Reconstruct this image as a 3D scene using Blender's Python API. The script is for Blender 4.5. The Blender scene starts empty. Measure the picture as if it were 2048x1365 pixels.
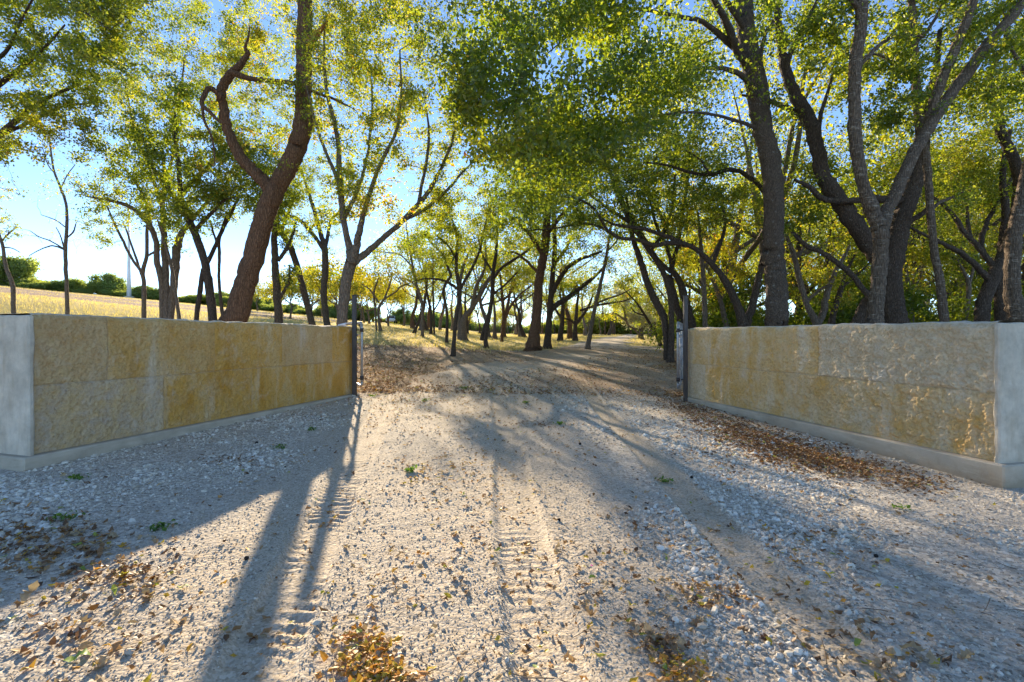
import bpy, math
import numpy as np

C = bpy.context.scene.collection
RNG = np.random.default_rng(7)
F = 967.1            # focal length in photograph pixels
CX, HY, EYE = 1024.0, 672.0, 1.20
SUN_EL, SUN_AZ = math.radians(16.4), math.radians(-16.1)   # azimuth from +Y towards +X

# ------------------------------------------------------------------ noise
def _hash(ix, iy, iz, seed):
    h = (ix.astype(np.int64) * 374761393 + iy.astype(np.int64) * 668265263 + iz.astype(np.int64) * 2147483647 + seed * 974711) & 0xffffffff
    h = ((h ^ (h >> 13)) * 1274126177) & 0xffffffff
    h = (h ^ (h >> 16)) & 0xffffffff
    return h / 4294967295.0
def vnoise(x, y, z=None, seed=0):
    x = np.asarray(x, float); y = np.asarray(y, float)
    z = np.zeros_like(x) if z is None else np.asarray(z, float)
    ix, iy, iz = np.floor(x), np.floor(y), np.floor(z)
    fx, fy, fz = x - ix, y - iy, z - iz
    fx, fy, fz = [f * f * (3 - 2 * f) for f in (fx, fy, fz)]
    r = 0
    for a in (0, 1):
        for b in (0, 1):
            for c in (0, 1):
                w = (fx if a else 1 - fx) * (fy if b else 1 - fy) * (fz if c else 1 - fz)
                r = r + w * _hash(ix + a, iy + b, iz + c, seed)
    return r * 2 - 1
def fbm(x, y, z=None, seed=0, octv=4, lac=2.1, gain=0.5):
    r = 0; a = 1.0; s = 1.0; t = 0
    for i in range(octv):
        r = r + a * vnoise(np.asarray(x) * s, np.asarray(y) * s, None if z is None else np.asarray(z) * s, seed + i * 17)
        t += a; a *= gain; s *= lac
    return r / t
def sstep(a, b, x):
    t = np.clip((np.asarray(x, float) - a) / (b - a), 0, 1)
    return t * t * (3 - 2 * t)

# ------------------------------------------------------------------ terrain
_py = [-60, 0, 2, 4.2, 8.8, 14.5, 20, 24, 30, 40, 60, 100, 150, 300, 2500]
_pz = [-.3, -.06, -.06, -.05, .065, .37, .56, .68, .87, 1.02, 1.2, 1.55, 1.75, 2.0, 2.0]
def ground(x, y):
    x = np.asarray(x, float); y = np.asarray(y, float)
    z = np.interp(y, _py, _pz)
    z = z - 0.0145 * np.clip(x, -8, 8) * (1 - sstep(9, 16, y))
    ramp = np.where(-x > 0, np.sqrt(np.minimum(x, 0) ** 2 + 4) - 2, 0)
    ramp = np.minimum(ramp, 140)
    z = z + 0.098 * ramp * sstep(8, 27, y) * (1 - 0.75 * sstep(96, 150, y))
    z = z + 0.03 * vnoise(x * .35, y * .35, seed=5) * sstep(9.5, 14, y) + 0.12 * vnoise(x * .06, y * .06, seed=6) * sstep(25, 50, y)
    return z
def px2w(px, py, d):
    return np.array([(px - CX) / F * d, d, EYE - (py - HY) / F * d])
def px2ground(px, py):
    d = np.arange(1.2, 120, .02)
    x = (px - CX) / F * d
    ray = EYE - (py - HY) / F * d
    g = ground(x, d)
    k = np.argmax(ray < g) if np.any(ray < g) else len(d) - 1
    return x[k], d[k], g[k]

# ------------------------------------------------------------------ mesh helpers
def raw_mesh(name, V, Fq, mat=None, parent=None, attrs=None, smooth=False, mats=None, mat_index=None):
    V = np.ascontiguousarray(V, np.float32); Fq = np.ascontiguousarray(Fq, np.int32)
    me = bpy.data.meshes.new(name)
    n, k = Fq.shape
    me.vertices.add(len(V)); me.vertices.foreach_set('co', V.ravel())
    me.loops.add(n * k); me.loops.foreach_set('vertex_index', Fq.ravel())
    me.polygons.add(n); me.polygons.foreach_set('loop_start', np.arange(0, n * k, k, dtype=np.int32))
    me.polygons.foreach_set('use_smooth', np.full(n, bool(smooth)))
    for m in (mats or [mat]):
        if m: me.materials.append(m)
    if mat_index is not None: me.polygons.foreach_set('material_index', np.asarray(mat_index, np.int32))
    me.update(calc_edges=True)
    for an, (dom, arr) in (attrs or {}).items():
        a = me.attributes.new(an, 'FLOAT', dom); a.data.foreach_set('value', np.ascontiguousarray(arr, np.float32))
    o = bpy.data.objects.new(name, me); C.objects.link(o)
    if parent: o.parent = parent
    return o
class Geo:
    def __init__(s): s.v = []; s.q = []; s.n = 0
    def add(s, V, Q):
        s.v.append(np.asarray(V, float)); s.q.append(np.asarray(Q, int) + s.n); s.n += len(V)
    def box(s, c, size, rz=0.0, bev=0.0, tilt=None):
        c = np.array(c, float); h = np.array(size, float) / 2
        b = min(bev, min(h) * .6)
        if b <= 0:
            P = np.array([[x, y, z] for z in (-1, 1) for (x, y) in ((-1, -1), (1, -1), (1, 1), (-1, 1))]) * h
            Q = [[3, 2, 1, 0], [4, 5, 6, 7], [0, 1, 5, 4], [1, 2, 6, 5], [2, 3, 7, 6], [3, 0, 4, 7]]
        else:      # chamfered in plan and at top/bottom
            def ring(ix, iy, z):
                ax, ay = h[0] - ix, h[1] - iy
                return [[-ax + b, -ay, z], [ax - b, -ay, z], [ax, -ay + b, z], [ax, ay - b, z], [ax - b, ay, z], [-ax + b, ay, z], [-ax, ay - b, z], [-ax, -ay + b, z]]
            P = np.array(ring(b, b, -h[2]) + ring(0, 0, -h[2] + b) + ring(0, 0, h[2] - b) + ring(b, b, h[2]))
            Q = []
            for r in range(3):
                for i in range(8):
                    Q.append([r * 8 + i, r * 8 + (i + 1) % 8, r * 8 + 8 + (i + 1) % 8, r * 8 + 8 + i])
            for o_, fl in ((0, True), (24, False)):
                for q in ([0, 1, 2, 7], [2, 3, 6, 7], [3, 4, 5, 6]):
                    q = [o_ + i for i in q]
                    Q.append(q[::-1] if fl else q)
        if tilt is not None:
            P = P @ np.array(tilt).T
        cr, sr = math.cos(rz), math.sin(rz)
        P = P @ np.array([[cr, sr, 0], [-sr, cr, 0], [0, 0, 1]])
        s.add(P + c, Q)
    def tube(s, P, R, n=8, rough=0.0, cap=True, seed=0):
        V, Q = tube(np.asarray(P, float), np.asarray(R, float), n, rough, seed)
        if cap:
            b = len(V)
            m = len(P)
            V = np.vstack([V, P[0], P[-1]])
            Q = list(map(list, Q))
            for i in range(0, n, 2):
                Q.append([b, (i + 2) % n, (i + 1) % n, i])
                o_ = (m - 1) * n
                Q.append([b + 1, o_ + i, o_ + (i + 1) % n, o_ + (i + 2) % n])
        s.add(V, Q)
    def build(s, name, mat, parent=None, smooth=False, attrs=None):
        return raw_mesh(name, np.vstack(s.v), np.vstack(s.q), mat, parent, smooth=smooth, attrs=attrs)
def tube(P, R, n, rough=0.0, seed=0):
    m = len(P)
    T = np.gradient(P, axis=0); T /= np.linalg.norm(T, axis=1)[:, None] + 1e-9
    ref = np.eye(3)[np.argmin(np.abs(T.mean(0)))]
    u = np.cross(T[0], ref); u /= np.linalg.norm(u)
    a = np.arange(n) / n * 2 * math.pi
    V = np.empty((m, n, 3))
    for i in range(m):
        u = u - T[i] * (u @ T[i]); u /= np.linalg.norm(u) + 1e-9
        w = np.cross(T[i], u)
        V[i] = P[i] + R[i] * (np.cos(a)[:, None] * u + np.sin(a)[:, None] * w)
    if rough > 0:
        D = V - P[:, None, :]
        L = np.concatenate([[0], np.cumsum(np.linalg.norm(np.diff(P, axis=0), axis=1))])[:, None] + 0 * a
        rm = max(R.mean(), .02)
        nz = fbm(np.cos(a)[None, :] * 2.2 + 0 * L, np.sin(a)[None, :] * 2.2 + 0 * L, L / (rm * 3.2), seed=seed, octv=3)
        nf = vnoise(np.cos(a)[None, :] * 5 + 0 * L, np.sin(a)[None, :] * 5 + 0 * L, L / (rm * 2.5), seed=seed + 3)
        kn = 0
        rk = np.random.default_rng(seed + 900)
        for _ in range(int(L.max() / (rm * 7)) + 1):          # knots and healed scars
            l0, a1, w_ = rk.uniform(0, L.max()), rk.uniform(0, 6.283), rk.uniform(.5, 1.1) * rm
            kn = kn + rk.uniform(1.0, 2.6) * np.exp(-((L - l0) / w_) ** 2 - ((np.cos(a) - np.cos(a1)) ** 2 + (np.sin(a) - np.sin(a1)) ** 2)[None, :] * 3)
        V = P[:, None, :] + D * (1 + rough * (nz * 1.9 + nf * .7 + kn))[:, :, None]
    V = V.reshape(-1, 3)
    i, j = np.meshgrid(np.arange(m - 1), np.arange(n), indexing='ij')
    Q = np.stack([i * n + j, i * n + (j + 1) % n, (i + 1) * n + (j + 1) % n, (i + 1) * n + j], -1).reshape(-1, 4)
    return V, Q
def spline(P, per=5):
    P = np.asarray(P, float)
    if len(P) < 3:
        t = np.linspace(0, 1, per * 2)[:, None]
        return P[0] * (1 - t) + P[-1] * t
    E = np.vstack([2 * P[0] - P[1], P, 2 * P[-1] - P[-2]])
    out = []
    for i in range(1, len(E) - 2):
        p0, p1, p2, p3 = E[i - 1], E[i], E[i + 1], E[i + 2]
        for t in np.arange(per) / per:
            out.append(.5 * (2 * p1 + (p2 - p0) * t + (2 * p0 - 5 * p1 + 4 * p2 - p3) * t * t + (3 * p1 - p0 - 3 * p2 + p3) * t ** 3))
    out.append(E[-2])
    return np.array(out)
def batch_tubes(P, R, n=4):
    """P (T,m,3), R (T,m): many thin twigs at once."""
    T_, m = R.shape
    D = np.gradient(P, axis=1); D /= np.linalg.norm(D, axis=2, keepdims=True) + 1e-9
    ref = np.where(np.abs(D[..., 2:3]) < .8, np.array([0, 0, 1.]), np.array([1., 0, 0]))
    u = np.cross(D, ref); u /= np.linalg.norm(u, axis=2, keepdims=True) + 1e-9
    w = np.cross(D, u)
    a = np.arange(n) / n * 2 * math.pi
    V = P[:, :, None, :] + R[:, :, None, None] * (np.cos(a)[None, None, :, None] * u[:, :, None, :] + np.sin(a)[None, None, :, None] * w[:, :, None, :])
    V = V.reshape(-1, 3)
    k, i, j = np.meshgrid(np.arange(T_), np.arange(m - 1), np.arange(n), indexing='ij')
    b = k * m * n
    Q = np.stack([b + i * n + j, b + i * n + (j + 1) % n, b + (i + 1) * n + (j + 1) % n, b + (i + 1) * n + j], -1).reshape(-1, 4)
    return V, Q
def tag(o, label=None, cat=None, group=None, kind=None):
    if label: o['label'] = label
    if cat: o['category'] = cat
    if group: o['group'] = group
    if kind: o['kind'] = kind
    return o
def empty(name, loc=(0, 0, 0)):
    o = bpy.data.objects.new(name, None); C.objects.link(o); o.location = loc; o.empty_display_size = .2
    return o

# ------------------------------------------------------------------ materials
class NT:
    def __init__(s, name):
        s.m = bpy.data.materials.new(name); s.m.use_nodes = True
        s.t = s.m.node_tree; s.t.nodes.clear()
        s.out = s.n('ShaderNodeOutputMaterial')
    def n(s, typ, inp=None, **kw):
        nd = s.t.nodes.new(typ)
        for k, v in kw.items(): setattr(nd, k, v)
        for k, v in (inp or {}).items():
            if hasattr(v, 'is_output') or isinstance(v, bpy.types.NodeSocket): s.t.links.new(v, nd.inputs[k])
            else: nd.inputs[k].default_value = v
        return nd
    def noise(s, vec, scale, detail=4, rough=.55, dist=0):
        return s.n('ShaderNodeTexNoise', {'Vector': vec, 'Scale': scale, 'Detail': detail, 'Roughness': rough, 'Distortion': dist}).outputs['Fac']
    def ramp(s, fac, stops, interp='LINEAR'):
        nd = s.n('ShaderNodeValToRGB', {'Fac': fac}); cr = nd.color_ramp; cr.interpolation = interp
        while len(cr.elements) < len(stops): cr.elements.new(.5)
        for e, (p, c) in zip(cr.elements, stops):
            e.position = p; e.color = (*c, 1) if not np.isscalar(c) else (c, c, c, 1)
        return nd.outputs['Color']
    def mix(s, f, a, b, blend='MIX'):
        nd = s.n('ShaderNodeMix', data_type='RGBA', blend_type=blend)
        for i, v in ((0, f), (6, a), (7, b)):
            if isinstance(v, bpy.types.NodeSocket): s.t.links.new(v, nd.inputs[i])
            else: nd.inputs[i].default_value = v if i == 0 else ((*v, 1) if len(v) == 3 else v)
        return nd.outputs[2]
    def math(s, op, a, b=0.0, c=0.0, clamp=False):
        nd = s.n('ShaderNodeMath', operation=op, use_clamp=clamp)
        for i, v in enumerate((a, b, c)):
            if isinstance(v, bpy.types.NodeSocket): s.t.links.new(v, nd.inputs[i])
            else: nd.inputs[i].default_value = v
        return nd.outputs[0]
    def mapping(s, vec, scale):
        return s.n('ShaderNodeMapping', {'Vector': vec, 'Scale': scale}).outputs[0]
    def bump(s, h, strength, dist, normal=None):
        i = {'Height': h, 'Strength': strength, 'Distance': dist}
        if normal: i['Normal'] = normal
        return s.n('ShaderNodeBump', i).outputs[0]
    def pos(s): return s.n('ShaderNodeNewGeometry').outputs['Position']
    def obj(s): return s.n('ShaderNodeTexCoord').outputs['Object']
    def attr(s, name): return s.n('ShaderNodeAttribute', attribute_name=name).outputs['Fac']
    def bsdf(s, col, rough=.8, normal=None, spec=.3, metal=0.0):
        i = {'Base Color': col if isinstance(col, bpy.types.NodeSocket) else (*col, 1), 'Roughness': rough, 'Specular IOR Level': spec, 'Metallic': metal}
        if normal: i['Normal'] = normal
        b = s.n('ShaderNodeBsdfPrincipled', i)
        s.t.links.new(b.outputs[0], s.out.inputs[0]); return s.m

def leaf_material(name, stops, trans_gain=1.5, trans=.55):
    m = NT(name)
    tint = m.attr('tint')
    col = m.ramp(tint, stops)
    tcol = m.n('ShaderNodeMix', data_type='RGBA', blend_type='MULTIPLY')
    tcol.inputs[0].default_value = 1
    m.t.links.new(col, tcol.inputs[6]); tcol.inputs[7].default_value = (trans_gain * 1.15, trans_gain * 1.1, trans_gain * .55, 1)
    d = m.n('ShaderNodeBsdfDiffuse', {'Color': col})
    t = m.n('ShaderNodeBsdfTranslucent', {'Color': tcol.outputs[2]})
    mx = m.n('ShaderNodeMixShader', {0: trans, 1: d.outputs[0], 2: t.outputs[0]})
    g = m.n('ShaderNodeBsdfGlossy', {'Color': (1, 1, 1, 1), 'Roughness': .45})
    fr = m.n('ShaderNodeMixShader', {0: .035, 1: mx.outputs[0], 2: g.outputs[0]})
    m.t.links.new(fr.outputs[0], m.out.inputs[0])
    return m.m
G_STOPS = [(0, (.032, .060, .006)), (.35, (.072, .110, .008)), (.6, (.15, .175, .012)), (.8, (.26, .24, .018)), (.92, (.34, .20, .02)), (1, (.28, .10, .02))]
LEAF = leaf_material('leaf_green', G_STOPS, 2.35, .6)
LEAF_Y = leaf_material('leaf_yellow', [(0, (.09, .13, .012)), (.4, (.21, .23, .015)), (.7, (.36, .30, .02)), (1, (.42, .24, .025))], 1.6, .55)
LEAF_P = leaf_material('leaf_sunlit_pale', [(0, (.28, .30, .20)), (1, (.55, .54, .42))], 1.2, .5)  # pale leaf colours stand in for glaring sunlight on a far cedar
LEAF_J = leaf_material('leaf_juniper', [(0, (.12, .17, .05)), (.6, (.24, .30, .08)), (1, (.36, .38, .10))], 1.5, .6)

def bark_material(name, dark, light, lichen=0.0, lcol=(.36, .34, .30), scale=1.0, band=False):
    m = NT(name)
    p = m.obj()
    st = m.mapping(p, (13 * scale, 13 * scale, 2.6 * scale))
    n1 = m.noise(st, 2.2, 6, .65, .6)
    n2 = m.noise(p, 26 * scale, 4, .6)
    v = m.n('ShaderNodeTexVoronoi', {'Vector': m.mapping(p, (30 * scale, 30 * scale, 7 * scale)), 'Scale': 1.0}, feature='DISTANCE_TO_EDGE').outputs['Distance']
    h = m.math('ADD', m.math('MULTIPLY', n1, 1.0), m.math('MULTIPLY', m.math('MINIMUM', v, .25), 1.6))
    col = m.ramp(h, [(.38, tuple(c * .7 for c in dark)), (.62, tuple((a + b) / 2 for a, b in zip(dark, light))), (.95, tuple(c * 1.25 for c in light))])
    col = m.mix(m.math('MULTIPLY', n2, .5), col, tuple(c * 1.5 for c in light))
    if lichen > 0:
        if band:
            ln = m.noise(m.mapping(p, (5, 5, 26)), 1.5, 4, .6)
        else:
            ln = m.noise(p, 9 * scale, 5, .68)
        f = m.ramp(ln, [(.62 - lichen * .25, 0.0), (.70 - lichen * .2, 1.0)])
        f = m.math('MULTIPLY', f, .8)
        col = m.mix(f, col, lcol)
    nrm = m.bump(h, 1.0, .045)
    nrm = m.bump(n2, .35, .006, nrm)
    return m.bsdf(col, .9, nrm, .15)
BARK = bark_material('bark_grey_brown', (.035, .027, .020), (.13, .098, .07))
BARK_R = bark_material('bark_red_brown', (.040, .024, .016), (.17, .095, .055))
BARK_L = bark_material('bark_lichen', (.05, .038, .028), (.15, .11, .078), .16, (.36, .31, .24), 1.0, True)
BARK_S = bark_material('bark_speckled', (.045, .035, .026), (.145, .108, .08), .12, (.32, .30, .26), 1.6)
BARK_D = bark_material('bark_dark', (.028, .021, .016), (.105, .076, .056), .05, (.22, .2, .17), 1.2)
BARK_F = bark_material('bark_pale', (.06, .048, .038), (.2, .155, .115))
m = NT('broken_wood'); BROKEN = m.bsdf(m.ramp(m.noise(m.mapping(m.obj(), (20, 20, 4)), 3), [(.3, (.16, .06, .02)), (.7, (.38, .17, .06))]), .8)

# gravel / ground
def gravel_material():
    m = NT('gravel_ground'); p = m.pos()
    sep = m.n('ShaderNodeSeparateXYZ', {0: p})
    base = m.ramp(m.noise(p, 1.1, 5, .6), [(.3, (.34, .30, .25)), (.7, (.46, .42, .36))])
    v = m.n('ShaderNodeTexVoronoi', {'Vector': p, 'Scale': 42.0, 'Randomness': 1.0})
    vc = m.n('ShaderNodeSeparateColor', {0: v.outputs['Color']})
    stone = m.ramp(vc.outputs[0], [(0, (.25, .21, .16)), (.35, (.46, .395, .31)), (.75, (.69, .615, .495)), (1, (.84, .78, .66))])
    v2 = m.n('ShaderNodeTexVoronoi', {'Vector': p, 'Scale': 95.0})
    vc2 = m.n('ShaderNodeSeparateColor', {0: v2.outputs['Color']})
    stone2 = m.ramp(vc2.outputs[0], [(0, (.25, .205, .15)), (.5, (.52, .44, .335)), (1, (.72, .64, .52))])
    track = m.attr('track')
    k = m.ramp(m.math('ADD', m.noise(p, 2.3, 5, .65), m.math('MULTIPLY', track, -.55)), [(.30, 0.0), (.62, 1.0)])
    col = m.mix(m.math('MULTIPLY', k, .75), m.mix(.55, base, stone2), stone)
    # tan fines pressed into the middle of the drive
    col = m.mix(m.math('MULTIPLY', track, .85), col, m.mix(.5, (.56, .43, .27), stone2))
    # far down the drive: litter-stained
    lit = m.ramp(m.math('MULTIPLY', m.attr('litter'), m.math('ADD', m.noise(p, 1.7, 6, .7), m.math('MULTIPLY', vc2.outputs[1], .4))), [(.18, 0.0), (.5, 1.0)])
    col = m.mix(m.math('MULTIPLY', lit, .75), col, m.ramp(vc.outputs[1], [(0, (.17, .09, .045)), (.5, (.34, .20, .10)), (1, (.50, .32, .15))]))
    h = m.math('ADD', m.math('MULTIPLY', v.outputs['Distance'], -1.0), m.math('MULTIPLY', v2.outputs['Distance'], -.5))
    h = m.math('ADD', h, m.math('MULTIPLY', m.noise(p, 30, 5, .7), .8))
    return m.bsdf(col, .95, m.bump(h, .5, .007), .1)
GRAVEL = gravel_material()
def earth_material():
    m = NT('earth_and_dry_grass'); p = m.pos()
    litter = m.attr('litter'); field = m.attr('field'); bare = m.attr('bare')
    n = m.noise(p, 2.2, 7, .7); nf = m.noise(p, 26, 5, .7); nb = m.noise(p, .35, 4, .6)
    vor = m.n('ShaderNodeTexVoronoi', {'Vector': p, 'Scale': 22.0}); vc = m.n('ShaderNodeSeparateColor', {0: vor.outputs['Color']})
    soil = m.ramp(nf, [(.3, (.36, .29, .22)), (.7, (.56, .47, .37))])
    lit = m.ramp(vc.outputs[0], [(0, (.17, .09, .045)), (.4, (.36, .22, .11)), (.75, (.50, .33, .17)), (1, (.58, .46, .31))])
    g = m.ramp(m.math('ADD', m.math('MULTIPLY', nf, .6), m.math('MULTIPLY', n, .4)), [(.3, (.42, .32, .12)), (.5, (.58, .45, .18)), (.75, (.68, .55, .27))])
    g = m.mix(m.ramp(nb, [(.5, 0.0), (.7, .4)]), g, (.34, .31, .07))
    br = m.ramp(nf, [(.3, (.30, .20, .14)), (.7, (.47, .35, .26))])
    col = m.mix(m.ramp(m.math('MULTIPLY', litter, m.math('ADD', n, .3)), [(.2, 0.0), (.5, .9)]), soil, lit)
    col = m.mix(m.ramp(m.math('ADD', field, m.math('MULTIPLY', m.math('SUBTRACT', n, .5), .5)), [(.35, 0.0), (.65, 1.0)]), col, g)
    col = m.mix(m.ramp(m.math('ADD', bare, m.math('MULTIPLY', m.math('SUBTRACT', n, .5), .9)), [(.35, 0.0), (.65, 1.0)]), col, br)
    return m.bsdf(col, .95, m.bump(m.math('ADD', nf, m.math('MULTIPLY', vor.outputs['Distance'], -.8)), .8, .03), .05)
EARTH = earth_material()
def pebble_material():
    m = NT('limestone_pebbles')
    t = m.attr('tint')
    col = m.ramp(t, [(0, (.19, .155, .115)), (.25, (.43, .37, .285)), (.6, (.68, .61, .49)), (1, (.86, .81, .71))])
    n = m.noise(m.pos(), 140, 3, .6)
    col = m.mix(m.math('MULTIPLY', n, .35), col, (.40, .34, .26))
    return m.bsdf(col, .9, m.bump(n, .3, .004), .15)
PEBBLE = pebble_material()
DEAD = leaf_material('dead_leaf', [(0, (.085, .045, .022)), (.3, (.21, .105, .04)), (.5, (.36, .21, .09)), (.66, (.45, .34, .20)), (.78, (.55, .24, .03)), (.9, (.56, .38, .03)), (.97, (.34, .36, .05)), (1, (.2, .3, .05))], 1.0, .3)

def stone_material(name, ochre):
    m = NT(name); p = m.pos()
    blk = m.attr('block')
    st = m.mapping(p, (1.6, 1.6, .55))
    n1 = m.noise(st, 1.9, 6, .6, .4); n2 = m.noise(p, 7, 6, .65); n3 = m.noise(p, 38, 5, .7)
    a = m.ramp(n1, [(.36, ochre[0]), (.5, ochre[1]), (.66, ochre[2])])
    b = m.ramp(n2, [(.3, ochre[3]), (.7, ochre[2])])
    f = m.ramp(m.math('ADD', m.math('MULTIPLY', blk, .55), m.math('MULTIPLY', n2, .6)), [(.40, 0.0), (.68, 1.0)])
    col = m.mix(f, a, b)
    col = m.mix(m.math('MULTIPLY', m.ramp(n3, [(.48, 0.0), (.72, 1.0)]), .65), col, tuple(c * .5 for c in ochre[1]))
    pale = m.math('MAXIMUM', m.ramp(m.noise(m.mapping(p, (3.2, 3.2, .5)), 1.3, 5, .6), [(.56, 0.0), (.68, .5)]), m.ramp(m.noise(p, 3.4, 8, .72, .8), [(.52, 0.0), (.72, .5)]))
    greyc = m.mix(m.ramp(m.noise(p, 1.4, 5, .6), [(.4, 0.0), (.65, .6)]), ochre[4], tuple(sum(ochre[4]) / 3 * g for g in (1.02, .98, .94)))
    col = m.mix(pale, col, greyc)
    col = m.mix(m.math('MULTIPLY', m.attr('joint'), .3), col, tuple(c * .6 for c in ochre[4]))
    return m.bsdf(col, .92, m.bump(m.math('ADD', n3, m.math('MULTIPLY', n2, .6)), .8, .02), .12)
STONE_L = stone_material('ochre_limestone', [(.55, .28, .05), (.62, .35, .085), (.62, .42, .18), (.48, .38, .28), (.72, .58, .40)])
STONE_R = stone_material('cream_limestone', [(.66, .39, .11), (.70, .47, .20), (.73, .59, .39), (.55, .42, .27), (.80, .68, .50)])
m = NT('pale_cut_limestone'); p_ = m.pos()
PALE = m.bsdf(m.mix(m.ramp(m.noise(m.mapping(p_, (6, 6, 1.2)), 2, 5), [(.5, 0.0), (.75, .6)]), m.ramp(m.noise(p_, 5, 6, .65), [(.3, (.50, .43, .33)), (.7, (.80, .70, .555))]), (.46, .36, .23)), .92, m.bump(m.noise(p_, 24, 8, .75), .9, .025), .1)
m = NT('footing_concrete'); p_ = m.pos(); dirt_ = m.ramp(m.math('ADD', m.noise(p_, 7, 6, .7), m.math('MULTIPLY', m.n('ShaderNodeSeparateXYZ', {0: p_}).outputs[2], -3.0)), [(.42, 0.0), (.75, .75)])
CONC = m.bsdf(m.mix(dirt_, m.mix(m.ramp(m.noise(m.mapping(p_, (1.5, 1.5, 9)), 2, 5), [(.5, 0.0), (.75, .5)]), m.ramp(m.noise(p_, 3.5, 6, .6), [(.3, (.37, .315, .235)), (.7, (.56, .48, .37))]), (.66, .58, .45)), (.30, .23, .15)), .9, m.bump(m.noise(p_, 40, 6, .75), .6, .008), .15)
m = NT('dark_steel'); p_ = m.pos()
STEEL = m.bsdf(m.ramp(m.noise(m.mapping(p_, (20, 20, 3)), 2, 5), [(.35, (.045, .038, .036)), (.65, (.085, .066, .056))]), .5, m.bump(m.noise(p_, 80, 4), .1, .002), .5, .35)
m = NT('galvanised_tube'); p_ = m.pos()
GALV = m.bsdf(m.ramp(m.noise(p_, 25, 5), [(.35, (.32, .33, .34)), (.65, (.46, .47, .48))]), .5, m.bump(m.noise(p_, 90, 3), .08, .002), .5, .6)
m = NT('black_rubber'); BLACK = m.bsdf((.02, .02, .02), .7)
m = NT('white_paint'); WHITE = m.bsdf(m.ramp(m.noise(m.pos(), 1.2, 4), [(.3, (.66, .68, .70)), (.7, (.8, .81, .82))]), .45, None, .4)
m = NT('vehicle_paint'); CARP = m.bsdf((.72, .73, .74), .25, None, .5)
m = NT('vehicle_glass'); GLASS = m.bsdf((.02, .025, .03), .08, None, .6)
m = NT('headlight_lens'); LENS = m.bsdf((.7, .7, .68), .1, None, .6)
m = NT('grass_blades'); STRAW = leaf_material('straw_blades', [(0, (.28, .28, .08)), (.35, (.50, .42, .15)), (1, (.68, .55, .25))], 1.1, .5)
m = NT('weed_leaves'); WEED = leaf_material('weed_green', [(0, (.06, .13, .02)), (1, (.16, .26, .03))], 1.2, .4)
m = NT('twig_wood'); TWIG = m.bsdf(m.ramp(m.noise(m.pos(), 30, 4), [(.3, (.10, .07, .045)), (.7, (.28, .21, .14))]), .9)
m = NT('petal_pink'); PINK = m.bsdf((.62, .06, .36), .6)
m = NT('nut_shell'); NUT = m.bsdf((.02, .015, .012), .8)

# ------------------------------------------------------------------ ground and driveway
ROAD_Y = np.array([-30, 0, 6, 8.8, 11, 16, 22, 30, 42, 60, 90])
ROAD_L = np.array([-16, -13, -6, -2.7, -2.2, -1.0, 1.9, 4.6, 8.2, 13, 22])
ROAD_R = np.array([16, 13, 6, 3.1, 3.8, 4.9, 5.7, 7.4, 10.6, 15.2, 24])
def road_mask(x, y):
    l = np.interp(y, ROAD_Y, ROAD_L) + .5 * vnoise(np.asarray(y) * .8, 0 * np.asarray(y), seed=91) * sstep(9, 12, y)
    r = np.interp(y, ROAD_Y, ROAD_R) + .5 * vnoise(np.asarray(y) * .8, 0 * np.asarray(y) + 9, seed=92) * sstep(9, 12, y)
    return np.minimum(np.asarray(x) - l, r - np.asarray(x))      # signed distance inside
def grid_mesh(xs, ys, zf, name, mat, attrs=None, keep=None):
    X, Y = np.meshgrid(xs, ys, indexing='xy')
    Z = zf(X, Y)
    V = np.stack([X, Y, Z], -1).reshape(-1, 3)
    ny, nx = X.shape
    i, j = np.meshgrid(np.arange(ny - 1), np.arange(nx - 1), indexing='ij')
    Q = np.stack([i * nx + j, i * nx + j + 1, (i + 1) * nx + j + 1, (i + 1) * nx + j], -1).reshape(-1, 4)
    at = {k: ('POINT', f(X, Y).ravel()) for k, f in (attrs or {}).items()}
    if keep is not None:
        kq = keep(X, Y).ravel()[Q].any(1); Q = Q[kq]
        used = np.unique(Q); mp = np.full(len(V), -1); mp[used] = np.arange(len(used))
        V = V[used]; Q = mp[Q]; at = {k: (d, a[used]) for k, (d, a) in at.items()}
    return raw_mesh(name, V, Q, mat, smooth=True, attrs=at)
def sym_axis(dense_half, step, far, ratio=1.16, off=0.0):
    a = list(np.arange(0, dense_half, step)); s = step
    while a[-1] < far:
        s *= ratio; a.append(a[-1] + s)
    a = np.array(a)
    return np.concatenate([-a[:0:-1], a]) + off
ys_g = [-60., -40, -25, -15]
y = -8.0; s = .5
while y < 2600:
    ys_g.append(y); s = .4 if y < 34 else s * 1.06; y += s
def litter_f(X, Y):
    band = sstep(8.6, 9.6, Y) * (1 - sstep(18, 27, Y))
    leftside = .75 + .5 * sstep(2, -4, X) - .3 * sstep(3, 8, X)
    return np.clip(band * leftside * (.75 + .5 * fbm(X * .5, Y * .5, seed=31)), 0, 1.2)
def field_f(X, Y):
    e = 20 + 5 * fbm(X * .15, Y * .15, seed=41) - 6 * sstep(-6, -14, X) + 3 * sstep(0, 6, X)
    return sstep(e - 2, e + 3, Y)
def bare_f(X, Y):
    slope = sstep(-6, -22, X) * sstep(29, 37, Y + 4 * fbm(X * .05, Y * .05, seed=45)) * (1 - sstep(70, 86, Y))
    return slope * (.66 + .9 * fbm(X * .03, Y * .14, seed=44))
def ground_z(X, Y):
    return ground(X, Y) - .09 * sstep(.1, .9, road_mask(X, Y)) * (Y < 95)
tag(grid_mesh(sym_axis(30, .45, 2600, 1.09), np.array(ys_g), ground_z, 'ground', EARTH, {'litter': litter_f, 'field': field_f, 'bare': bare_f}),
    'leaf strewn earth and straw coloured grass rising towards the left', kind='structure')

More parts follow.
